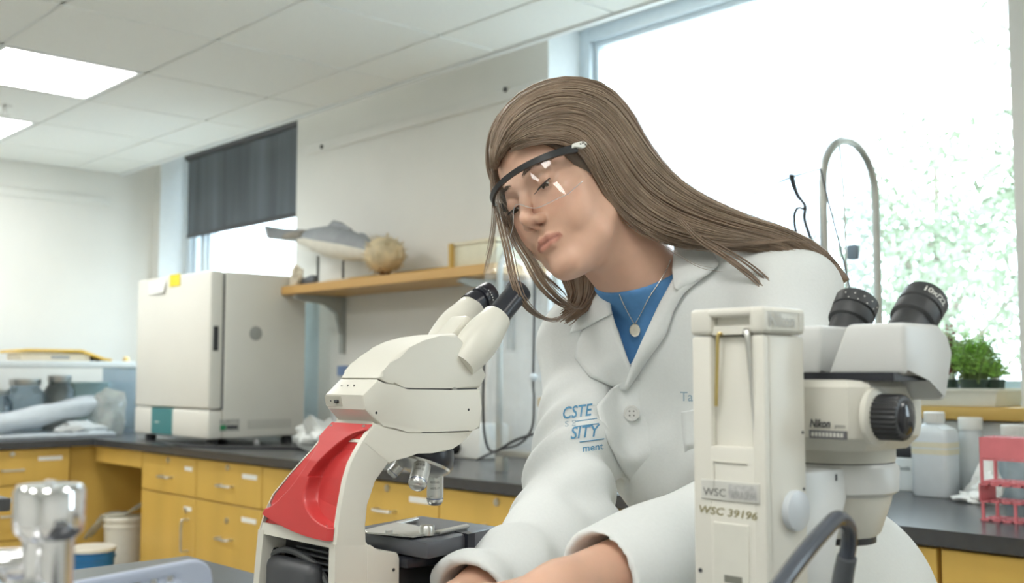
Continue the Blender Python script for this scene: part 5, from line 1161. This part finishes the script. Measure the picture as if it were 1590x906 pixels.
for s_ in (-1, 1):
    c = Vector(c2w(H(31*s_, -1.5, -9.5))); ey = MB().ball(c, .0124*SC, 24, 16).build('eye', EYE, per)
    dv = (Vector(c2w(H(31*s_, -15, 1)))-c).normalized(); MB().lathe([(.0058, .0110), (.0050, .0122), (.001, .0127)], c, dv, 20).build('iris', IRIS, ey)
    b = MB()
    for k in range(26):
        u = k/25*2-1; a0 = H(s_*(31+13*u), -6.6-1.6*(1-u*u)+.8*u, -9.5+13.6*math.sqrt(max(.0, 1-(.78*u)**2))*.99); a1 = a0+(hf*.007-hu*.0042+hs_*s_*u*.004); am = (a0+a1)/2-hu*.0009
        b.tube([Vector(c2w(p)) for p in (a0, am, a1)], [.00032, .00026, .0001], 4)
    b.tube([Vector(c2w(H(s_*(31+13*u), -6.3-1.6*(1-u*u)+.8*u, -9.5+13.75*math.sqrt(1-(.78*u)**2)))) for u in [k/10*2-1 for k in range(11)]], .00055, 5)
    b.build('eyelashes', LASH, per)
    b = MB(); rb = random.Random(5)
    for k in range(70):
        u = k/69; x = 12+35*u; y = 16.5+3.2*math.sin((x-12)/34*2.2)+rb.uniform(-2.2, 1.8)
        o_ = c2w(H(s_*x, y, 60)); hit = bodybvh.ray_cast(Vector(o_), Vector(Mc @ -hf))
        if hit[0] is None: continue
        p = hit[0]; dr = Vector(Mc @ (hs_*s_*.9+hu*(.5-.7*u)+hf*.15)).normalized(); b.tube([p, p+dr*.004, p+dr*.0075-Vector(Mc @ hf)*.0004], [.00032, .00028, .0001], 4)
    b.build('eyebrow', mat('eyebrow hair', (.075, .05, .035), .6), per)

# ---- trousers, shoes, shirt
ft = Field(steps(.1, (.7, .012)), steps(-1.42, (-.45, .014)), steps(1.3, (1.85, .014)))
for sx in (-.085, .085):
    hp, kn, an = (w2c((pw[0]+sx, pw[1]+dy, z)) for dy, z in ((0, pw[2]-.14), (.0, .50), (.03, .10)))
    ft.cone(hp, kn, .080, .068, .03); ft.cone(kn, an, .070, .058, .03)
V_, Q_ = ft.skin(); mesh_from(V_, Q_, 'trousers', mat('dark denim', (.03, .04, .07), .85, var=.1), per)
for sx in (-.085, .085): MB().loft([[Vector((pw[0]+sx+math.cos(a)*w_, pw[1]-.045+math.sin(a)*l_, z)) for a in [2*math.pi*k/20 for k in range(20)]] for z, w_, l_ in ((.0, .048, .135), (.02, .050, .137), (.05, .046, .125), (.09, .044, .085))]).build('shoe', mat('dark shoe', (.03, .03, .03), .6), per)
fs = Field(steps(.02, (.45, .004)), steps(-.26, (.06, .004)), steps(1.25, (1.62, .005)))
torso(fs, .004, .03); fs.cone(H(0, -62, -98), NB-bu*.03+bf*-.012, .053, .066, .02)
nc = q(990, 452, 1.38); nn_ = unit_(np.array((-.30, .95, .0))*.85+bf*-.0+np.array((0, 0, -.28)))
fs.put(lambda X, Y, Z: -((X-nc[0])*nn_[0]+(Y-nc[1])*nn_[1]+(Z-nc[2])*nn_[2]), (-.1, -.4, 1.1), (.6, .2, 1.8), .003, 's')
V_, Q_ = fs.skin(); SHIRT = mat('blue cotton shirt', (.10, .275, .56), .8, var=.04, scale=120, bump=.1); mesh_from(V_, Q_, 'shirt', SHIRT, per); shirtbvh = BVHTree.FromPolygons(c2w(V_).tolist(), Q_.tolist())

# ---- lab coat
fc = Field(steps(-.14, (.40, .0038), (.68, .0055)), steps(-.98, (-.45, .010), (.08, .0042)), steps(.84, (1.5, .0042), (1.85, .009)))
g = .017
torso(fc, g, .045); fc.ell(B(-.085, -.36, .005), (.085, .17, .095), BA, .04)
for sh, el, r0_ in ((SL, EL, .062), (SR, ER, .053)): fc.cone(sh, el, r0_, .057, .035)
WLc = EL+(WL-EL)*.86; WRc = ER+(WR-ER)*.90
fc.cone(EL, WLc, .060, .0485, .03); fc.cone(ER, WRc, .057, .044, .03)
dn_ = Mc.T @ np.array((0, 0, -1.)); fc.ell(B(0, -.52, -.03), (.178, .16, .14), BA, .05)
fc.cone(PV+dn_*.03, PV+dn_*.40+np.array((.02, 0, .02)), .165, .205, .05)
# cloth folds
Gx = fc.grid((slice(None),)*3); X, Y, Z = Gx
def along(a, b): 
    v = unit_(b-a); return (X-a[0])*v[0]+(Y-a[1])*v[1]+(Z-a[2])*v[2]
def near(a, b, r):
    ba = b-a; h = np.clip(((X-a[0])*ba[0]+(Y-a[1])*ba[1]+(Z-a[2])*ba[2])/(ba@ba), 0, 1); dd = (X-a[0]-h*ba[0])**2+(Y-a[1]-h*ba[1])**2+(Z-a[2]-h*ba[2])**2; return np.exp(-dd/r**2)
fold = .0030*np.sin(31*X+14*Y+9*Z+2*np.sin(13*Y+5*X))+.0024*np.sin(23*Y-35*X+17*Z+1.5*np.sin(19*Z))
fold = fold+near(ER-np.array((0, .02, 0)), ER+np.array((0, .06, .03)), .10)*.009*np.sin(along(SR, ER)*95+40*X+3*np.sin(20*Z))
fold = fold+near(SR, SR+(ER-SR)*.5, .09)*.005*np.sin(70*X-38*Y+30*Z)
fold = fold+near(ER, WRc, .08)*.006*np.sin(along(ER, WRc)*75+35*Y+1.7)
fold = fold+near(EL, WLc, .09)*.0035*np.sin(along(EL, WLc)*48+25*Y)
fold = fold+near(SL, NB, .09)*.0045*np.sin(60*X+22*Y-20*Z)
fold = fold+near(B(-.1, -.28, .08), B(.05, -.40, .08), .10)*.004*np.sin(46*X+21*Y+.5)
fc.F += fold.astype(np.float32)
# open cuffs
for el, wr, r in ((EL, WLc, .040), (ER, WRc, .037)):
    v = unit_(wr-el); v2 = v
    if el is EL: v2 = unit_(v+np.array((.10, .12, .0)))
    else: v2 = unit_(v+np.array((.0, -.15, .0)))
    lo_, hi_ = wr-.13, wr+.13
    fc.put(lambda X, Y, Z: -((X-wr[0])*v2[0]+(Y-wr[1])*v2[1]+(Z-wr[2])*v2[2]), wr-.09+v*.05, wr+.09+v*.05, .002, 's', .0)
    fc.cone(wr-v*.07, wr+v*.06, r-.011, r+(.0085 if el is EL else .010), .002, 's')
V0, Q0 = fc.skin(); coatbvh = BVHTree.FromPolygons(c2w(V0).tolist(), Q0.tolist())
# neckline: wedge between the lapels plus the neck hole
apex = q(977, 590, 1.34); vdir = unit_(np.array((.12, .10, 1.0)))
def plane(pa, pb):   # half space bounded by the plane through two measured points and the view-ish direction
    n = np.cross(pb-pa, vdir); n = unit_(n); return pa, n
p1, n1 = plane(apex, q(936, 440, 1.42)); p2, n2 = plane(apex, q(1043, 436, 1.38))
mid_ = q(985, 480, 1.36); n1 = n1 if (mid_-p1)@n1 < 0 else -n1; n2 = n2 if (mid_-p2)@n2 < 0 else -n2
fc.put(lambda X, Y, Z: np.maximum(np.maximum((X-p1[0])*n1[0]+(Y-p1[1])*n1[1]+(Z-p1[2])*n1[2], (X-p2[0])*n2[0]+(Y-p2[1])*n2[1]+(Z-p2[2])*n2[2]), Z-1.45), (.05, -.2, 1.15), (.40, .09, 1.50), .003, 's', .0)
fc.cone(NB-bu*.02, NB+bu*.12+np.array((-.06, 0, -.02)), .062, .085, .006, 's')
V_, Q_ = fc.skin(); COAT = mat('white cotton coat', (.735, .76, .755), .85, var=.015, scale=300, bump=.08)
coat = mesh_from(V_, Q_, 'lab_coat', COAT, per)
def RC(px, py, bvh=None, off=.002):
    dv = ray(px, py).normalized(); h = (bvh or coatbvh).ray_cast(CAM, dv)
    return (h[0]-dv*off) if h[0] is not None else None
def sheet(name, eA, eB, hA, hB, n=26, m=9, thick=.0022, parent=None, bow=.0, matl=None, tail=0):
    """cloth sheet lying on the coat between two measured edges; hA, hB lift of either edge"""
    def samp(e, u):
        L = [0]; 
        for a, b in zip(e, e[1:]): L.append(L[-1]+math.hypot(a[0]-b[0], a[1]-b[1]))
        t = u*L[-1]
        for i in range(len(e)-1):
            if t <= L[i+1]+1e-9: k = (t-L[i])/(L[i+1]-L[i]); return (e[i][0]+(e[i+1][0]-e[i][0])*k, e[i][1]+(e[i+1][1]-e[i][1])*k)
        return e[-1]
    rows = []; D = np.zeros((n+1, m+1)); P = {}
    for i in range(n+1):
        a, b = samp(eA, i/n), samp(eB, i/n)
        for j in range(m+1):
            v = j/m; x, y = a[0]+(b[0]-a[0])*v, a[1]+(b[1]-a[1])*v; P[i, j] = (x, y)
            h = coatbvh.ray_cast(CAM, ray(x, y).normalized()); D[i, j] = (h[0]-CAM).dot(F) if h[0] is not None else np.nan
    med = np.nanmedian(D); D = np.where(np.isnan(D), med, D)
    for _ in range(3):
        E2 = np.pad(D, 1, mode='edge'); D = (E2[1:-1, 1:-1]*2+E2[:-2, 1:-1]+E2[2:, 1:-1]+E2[1:-1, :-2]+E2[1:-1, 2:])/6
    rows = [[at(*P[i, j], D[i, j]-((hA+(hB-hA)*j/m+bow*math.sin(math.pi*j/m))*(1-tail*max(0, i/n-.8)*5)-tail*.012*max(0, i/n-.8)*5)) for j in range(m+1)] for i in range(n+1)]
    o = MB().loft(rows, False, False).build(name, matl or COAT, parent or coat, ang=60); md = o.modifiers.new('cloth', 'SOLIDIFY'); md.thickness = thick; md.offset = 0
    return o
# near lapel, collar, far lapel, far collar, overlapping front edge, pocket
sheet('lapel', [(1046, 432), (1023, 474), (996, 532), (980, 570), (970, 604)], [(1098, 426), (1062, 455), (1046, 482), (1034, 520), (1008, 556), (974, 606)], .012, .006, bow=.004)
sheet('collar', [(1049, 362), (1046, 390), (1044, 420), (1047, 448)], [(1104, 384), (1116, 412), (1098, 428), (1052, 452)], .016, .010, bow=.004)
sheet('lapel', [(946, 470), (954, 500), (966, 535), (981, 575), (972, 606)], [(905, 512), (896, 535), (893, 556), (915, 585), (962, 606)], .010, .004, bow=.003)
sheet('collar', [(938, 432), (943, 450), (948, 472), (950, 488)], [(916, 462), (898, 484), (885, 519), (906, 510)], .014, .008, bow=.004)
sheet('front_edge', [(975, 588), (948, 605), (926, 632), (944, 686), (968, 734), (988, 762)], [(1010, 590), (1036, 620), (1050, 650), (1050, 680), (1042, 700), (1036, 712)], .009, -.010, m=14, bow=.001, tail=1)
sheet('pocket', [(1058, 640), (1060, 670), (1064, 706)], [(1120, 628), (1122, 660), (1126, 694)], .0028, .0028, m=8, tail=.6)
# button
bp = RC(981, 642, off=.009); bn = Vector(c2w(bf)-C0).normalized()*.5+(CAM-bp).normalized()
bt = MB().lathe([(.0098, -.001), (.0105, .0008), (.0100, .0022), (.0082, .0022), (.0074, .0014), (.001, .0014)], bp, bn, 28).build('button', mat('pearl button', (.72, .72, .70), .25), coat)
b = MB(); bx_ = bn.cross(Vector((0, 0, 1))).normalized(); by_ = bn.normalized().cross(bx_)
for i in (-1, 1):
    for j in (-1, 1): b.lathe([(.0013, .0012), (.0012, .00165), (.0002, .0017)], bp+bx_*.0028*i+by_*.0028*j, bn, 8)
b.build('button_holes', mat('button hole', (.25, .25, .24), .6), bt)
# embroidery, laid on the cloth
THREAD = mat('blue embroidery', (.10, .30, .50), .6); THREADG = mat('grey blue embroidery', (.35, .45, .52), .6)
def emb(s, px, py, hpx, slope, m_, shear=.0, wpx=None, bold=.0, off=.0011):
    vs, fs_ = text_tris(s, 1.0, shear, bold); x0_, x1_ = min(v.x for v in vs), max(v.x for v in vs); hc_ = .72; k = hpx/hc_; kx = (wpx/(x1_-x0_)) if wpx else k
    b = MB(); bv = []
    for v in vs:
        X_p = px+(v.x-x0_)*kx; Y_p = py-v.y*k+(v.x-x0_)*kx*slope; p = RC(X_p, Y_p, off=off); bv.append(b.bm.verts.new(p if p else at(X_p, Y_p, 1.35)))
    for f in fs_:
        try: b.bm.faces.new([bv[i] for i in f])
        except ValueError: pass
    return b.build('embroidery', m_, coat, smooth=False)
emb('CSTE', 874, 651, 19, -.13, THREAD, .18, 46, .012); emb('S E', 877, 663, 9, -.10, THREADG, .0, 17, .006)
emb('SITY', 886, 682, 19, -.10, THREAD, .18, 46, .012); emb('ment', 905, 702, 11, -.13, THREAD, .0, 32, .010); emb('Ta', 1056, 623, 15, .03, THREADG, 0, 20, .008)
b = MB()
for (xa_, ya_), (xb_, yb_) in (((893, 655), (927, 650)), ((895, 663), (930, 658)), ((900, 687), (938, 682))):
    b.tube([RC(xa_+(xb_-xa_)*k/8, ya_+(yb_-ya_)*k/8, off=.0011) for k in range(9)], .0006, 4)
b.build('embroidered_rule', THREAD, coat)
# necklace with an oval pendant
SILV = mat('silver chain', (.72, .68, .60), .25, metal=.9); pts = []
for c_ in ([(962, 458), (967, 470), (975, 486), (984, 502)], [(1041, 404), (1035, 418), (1024, 438), (1008, 462), (996, 486), (987, 502)]):
    pl = []
    for x, y in c_:
        hits = [h for h in (RC(x, y, shirtbvh, .002), RC(x, y, bodybvh, .002)) if h is not None]
        pl.append(min(hits, key=lambda p: (p-CAM).length) if hits else at(x, y, 1.4))
    pts.append(pl)
b = MB()
for pl in pts:
    cv = bez(pl, 8); b.tube(cv, .00055, 5)
    for k in range(0, len(cv), 2): b.ball(cv[k], .0010, 6, 4)
nk = b.build('necklace', SILV, per)
pp = RC(986, 513, shirtbvh, .004); pv = (CAM-pp).normalized(); pa = Vector((0, 0, 1))-pv*pv.z; pa.normalize(); pr_ = pa.cross(pv)
def oval(rx, ry, h): return [pp+pr_*math.cos(a)*rx+pa*math.sin(a)*ry+pv*h for a in [2*math.pi*k/24 for k in range(24)]]
pd = MB().loft([oval(.0070, .0086, 0), oval(.0074, .0090, .001), oval(.0066, .0082, .0022), oval(.0052, .0066, .0018), oval(.0004, .0004, .0026)]).build('pendant', SILV, nk)

# ---- hair
HAIR = mat('brown hair', (.235, .165, .115), .36, var=.22, scale=25, stretch=(1, 1, 1), spec=.6)
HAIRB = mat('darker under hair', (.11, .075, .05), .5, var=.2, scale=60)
fh = Field(steps(-.09, (.24, .0038)), steps(-.12, (.31, .0038)), steps(1.24, (1.62, .0038)))
Gh = fh.grid((slice(None),)*3); hx, hy, hz = [((Gh[0]-HO[0])*a[0]+(Gh[1]-HO[1])*a[1]+(Gh[2]-HO[2])*a[2])*1000/SC for a in HA]; ax_ = np.abs(hx)
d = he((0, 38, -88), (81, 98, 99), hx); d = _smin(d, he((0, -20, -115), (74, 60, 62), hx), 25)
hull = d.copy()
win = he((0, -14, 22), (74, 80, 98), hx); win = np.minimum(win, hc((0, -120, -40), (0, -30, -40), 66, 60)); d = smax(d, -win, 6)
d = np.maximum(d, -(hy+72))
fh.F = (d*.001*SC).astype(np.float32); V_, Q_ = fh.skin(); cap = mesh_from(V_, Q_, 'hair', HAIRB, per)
fh.F = ((hull-3)*.001*SC).astype(np.float32); V_, Q_ = fh.skin(); hullbvh = BVHTree.FromPolygons(c2w(V_).tolist(), Q_.tolist())
def resamp(pl, n):
    pl = [Vector(p) for p in pl]; L = [0]
    for a, b in zip(pl, pl[1:]): L.append(L[-1]+(b-a).length)
    out = []; i = 0
    for k in range(n):
        t = L[-1]*k/(n-1)
        while i < len(pl)-2 and t > L[i+1]: i += 1
        out.append(pl[i].lerp(pl[i+1], (t-L[i])/max(1e-9, L[i+1]-L[i])))
    return out
def guide(pts, n=30):
    """(px, py, depth) points; on the skull the depth is taken from the hair hull"""
    out = []
    for p in pts:
        D = p[2]
        if len(p) == 3:
            h = hullbvh.ray_cast(CAM, ray(p[0], p[1]).normalized())
            if h[0] is not None: D = (h[0]-CAM).dot(F)-.001
        out.append(at(p[0], p[1], D))
    return resamp(bez(out, 6), n)
def locks(name, guides, count, r, seed, jit=.0035, m=None, n=30, base=False, thin=.3, lo=0., hi=1.):
    rd = np.random.RandomState(seed); b = MB(); gs = guides
    for k in range(count):
        t = (lo+(hi-lo)*(k+rd.rand())/count)*(len(gs)-1); i = min(int(t), len(gs)-2); u = t-i; off = Vector(rd.normal(size=3))*jit; ph = rd.rand()*6; e0 = rd.rand()*.06; e1 = 1-rd.rand()**2*.25
        pl = [gs[i][j].lerp(gs[i+1][j], u)+off*(.4+.6*j/n)+Vector((math.sin(ph+j*.35), math.cos(ph*1.3+j*.3), math.sin(ph*.7+j*.4)))*jit*.12 for j in range(n)]
        pl = pl[int(e0*n):max(int(e1*n), int(e0*n)+6)]; m_ = len(pl); rr_ = r*rd.uniform(.6, 1.25)
        b.tube(pl, [rr_*(thin+(1-thin)*math.sin(math.pi*min(1, (j+1.5)/(m_)))**.5) if j < m_/2 else rr_*max(.12, (1-((j-m_/2)/(m_/2))**2.2)) for j in range(m_)], 5, flat=.6)
    return b.build(name, m or HAIR, cap, ang=180)
g0 = [(767, 262, 1.40), (765, 232, 1.40), (772, 196, 1.40), (796, 160, 1.40), (835, 134, 1.41), (886, 123, 1.42), (938, 134, 1.43), (976, 172, 1.44), (1005, 222, 1.455), (1040, 268, 1.45), (1085, 304, 1.44), (1150, 336, 1.425), (1220, 360, 1.405), (1275, 388, 1.39), (1316, 438, 1.375)]
g1 = [(771, 252, 1.38), (778, 220, 1.38), (805, 180, 1.38), (850, 155, 1.38), (905, 155, 1.38), (950, 185, 1.39), (985, 235, 1.40), (1025, 280, 1.41), (1080, 318, 1.41), (1150, 346, 1.40), (1215, 366, 1.385), (1265, 392, 1.37), (1300, 432, 1.36)]
g2 = [(780, 236, 1.36), (805, 203, 1.36), (850, 180, 1.36), (900, 178, 1.36), (940, 205, 1.36), (970, 252, 1.37), (1008, 298, 1.38), (1060, 331, 1.385), (1130, 356, 1.38), (1200, 373, 1.365), (1250, 396, 1.35), (1285, 425, 1.345)]
g3 = [(795, 222, 1.35), (830, 203, 1.345), (875, 198, 1.335), (912, 215, 1.33), (940, 258, 1.335), (970, 305, 1.345), (1012, 342, 1.36), (1066, 364, 1.37), (1130, 376, 1.365), (1190, 382, 1.35), (1235, 396, 1.34)]
g4 = [(808, 217, 1.34), (848, 212, 1.335), (886, 215, 1.325), (911, 234, 1.318), (930, 276, 1.318), (960, 324, 1.33), (1000, 358, 1.35), (1050, 376, 1.36), (1100, 384, 1.36), (1150, 386, 1.355), (1190, 392, 1.345)]
GS = [guide(g_) for g_ in (g0, g1, g2, g3, g4)]
fill = []
for t in np.linspace(0, 4, 33):
    i = min(int(t), 3); u = t-i; fill.append([a.lerp(b_, u)+F*.006 for a, b_ in zip(GS[i], GS[i+1])])
o = MB().loft(fill, False, False).build('hair_mass', HAIR, cap, ang=180); md = o.modifiers.new('thick', 'SOLIDIFY'); md.thickness = .012; md.offset = 0
locks('hair_locks', GS, 1100, .00135, 1, .0026)
locks('hair_locks', GS, 420, .0008, 2, .0042, mat('light brown strands', (.36, .275, .20), .36, var=.2, scale=60))
g5 = [(790, 238, 1.34), (822, 226, 1.335), (862, 221, 1.325), (897, 232, 1.318), (918, 262, 1.317), (945, 310, 1.325), (985, 352, 1.345), (1030, 378, 1.355), (1075, 388, 1.355)]
locks('hairline_wisps', [GS[4], [p-F*.0015 for p in guide(g5)]], 90, .0008, 3, .0022)
far = []
for z_ in (8, -20, -55, -90, -125, -155):
    g_ = []
    for th in np.linspace(88, 205, 14):
        a = math.radians(th); o_ = Vector(c2w(H(300*math.cos(a), 20+300*math.sin(a), z_))); t_ = Vector(c2w(H(0, 20, z_*.75-20))); h_ = hullbvh.ray_cast(o_, (t_-o_).normalized())
        if h_[0] is not None and (z_ < -10 or th < 150): g_.append(h_[0]+(o_-t_).normalized()*.001)
    far.append(resamp(bez(g_, 4), 30))
locks('hair_locks', far, 260, .0020, 5, .0022)
# stray locks over the coat
for sd_, w_, pl in ((11, .0022, [(1052, 340, 1.345), (1085, 375, 1.335), (1130, 405, 1.325), (1175, 440, 1.31), (1205, 475, 1.30)]), (12, .0022, [(1090, 372, 1.34), (1130, 392, 1.33), (1170, 418, 1.315), (1205, 450, 1.305), (1235, 478, 1.30)]),
                    (13, .0008, [(1000, 360, 1.33), (1030, 385, 1.325), (1058, 404, 1.33), (1090, 420, 1.33), (1130, 425, 1.325)]), (14, .0012, [(1060, 376, 1.35), (1110, 384, 1.345), (1180, 380, 1.34), (1240, 376, 1.35), (1300, 408, 1.36)])):
    a = guide([(*p, 0) for p in pl]); c_ = [p+U*.006 for p in a]; locks('stray_lock', [a, c_], 7 if w_ > .001 else 2, w_*.8, sd_, .0016)
# far side hair: mass behind the chin and loose strands hanging past the eyepieces
fa = [guide([(868, 400, 1.46, 0), (876, 432, 1.46, 0), (888, 460, 1.46, 0), (880, 484, 1.45, 0), (868, 496, 1.44, 0)]), guide([(900, 400, 1.45, 0), (904, 440, 1.45, 0), (902, 468, 1.45, 0), (886, 492, 1.44, 0), (874, 498, 1.44, 0)]), guide([(940, 405, 1.45, 0), (936, 440, 1.45, 0), (924, 466, 1.45, 0), (905, 484, 1.44, 0), (890, 494, 1.43, 0)])]
locks('hair_far_side', fa, 120, .0026, 21, .003)
def strand(pl, w, n_, seed, r): a = guide([(*p, 0) for p in pl]); locks('loose_strands', [[p-R*w/2 for p in a], [p+R*w/2 for p in a]], n_, r, seed, .0012, thin=.8)
strand([(770, 250, 1.40), (768, 300, 1.40), (778, 345, 1.37), (789, 390, 1.30), (797, 430, 1.255), (808, 462, 1.25), (832, 488, 1.28), (862, 497, 1.33), (888, 486, 1.38), (908, 466, 1.42)], .010, 16, 31, .0009)
strand([(786, 330, 1.39), (802, 372, 1.37), (822, 405, 1.36), (840, 438, 1.355), (862, 462, 1.36), (886, 478, 1.39), (902, 480, 1.42)], .016, 22, 32, .0011)
strand([(768, 300, 1.40), (768, 345, 1.39), (763, 380, 1.38), (757, 408, 1.37), (752, 432, 1.37)], .004, 6, 33, .0008)
strand([(790, 345, 1.39), (815, 390, 1.37), (848, 430, 1.36), (875, 455, 1.37), (890, 478, 1.39)], .006, 8, 34, .0010)

# ---- safety goggles
gg = thing('safety_goggles', 'clear wraparound safety goggles with black brow bar worn by the woman', 'goggles', Vector(c2w(H(0, 0, 20))))
def gp(a, y, dr=0): a = math.radians(a); return Vector(c2w(H((74+dr)*math.sin(a), y, -50+(78+dr)*math.cos(a))))
def ybot(a): return -37+21*math.exp(-(a/13)**2)+max(0, abs(a)-52)*.55
def ytop(a): return 17+1.5*math.cos(math.radians(a*2))
rows = []
for k in range(45):
    a = -84+168*k/44; y0_, y1_ = ybot(a), ytop(a); rows.append([gp(a, y0_+(y1_-y0_)*j/10, 1.5*math.sin(math.pi*j/10)) for j in range(11)])
LENS = clear('clear polycarbonate', (.97, .98, .98), .10, .03)
o = MB().loft(rows, False, False).build('lens', LENS, gg, ang=180)
MB().tube([gp(a, ybot(a)) for a in np.linspace(-70, 70, 60)], .0005, 6).build('lens_rim', clear('lens rim plastic', (.9, .93, .93), .4, .1, haze=.35), gg)
sec = []
for a in np.linspace(-79, 79, 50):
    hgt = 3.6+2.6*(abs(a)/88)**2; yc_ = ytop(a)+1.0
    sec.append([gp(a, yc_-hgt, -1.5), gp(a, yc_-hgt, 2.5), gp(a, yc_+hgt*.7, 3.0), gp(a, yc_+hgt, 1.0), gp(a, yc_+hgt, -1.5)])
MB().loft(sec).build('brow_bar', BLACK, gg, ang=50)
for s_ in (-1, 1):
    T = [Vector(c2w(H(s_*x, y, z))) for x, y, z in ((75, 18, -42), (76, 18, -60), (77, 14, -80), (77, 6, -108), (76, -12, -125))]
    MB().tube(bez(T, 5), [.0045]*8+[.0035]*8+[.003]*5, 8, flat=.5).build('temple_arm', BLACK if s_ == 1 else mat('amber brown plastic', (.16, .06, .02), .3), gg)
    c0_ = [H(s_*73.5, 18, -26), H(s_*77, 18.5, -50)]
    ex = (c0_[1]-c0_[0]); mid = (c0_[0]+c0_[1])/2
    fr_ = [unit_(ex), hu, hs_*s_]
    pts_ = [(-.5, -.3), (-.38, .55), (.2, .75), (.5, .55), (.52, -.1), (.30, -.75), (.05, -.8), (-.15, -.3)]
    MB().prism([Vector(c2w(mid+ex*a_+hu*.0062*b_)) for a_, b_ in pts_], Vector(Mc @ (hs_*s_*.004)), .001, 2).build('temple_hinge', WPLAST, gg, label='white temple hinge piece')
    b = MB()
    for a_, b_ in ((.22, .2), (.34, -.25), (.05, .1)): p = Vector(c2w(mid+ex*a_+hu*.0062*b_+hs_*s_*.0038)); b.lathe([(.0011, 0), (.0011, .0006), (.0002, .0006)], p, Vector(Mc @ (hs_*s_)), 8)
    b.build('hinge_rivets', BLACK, gg)
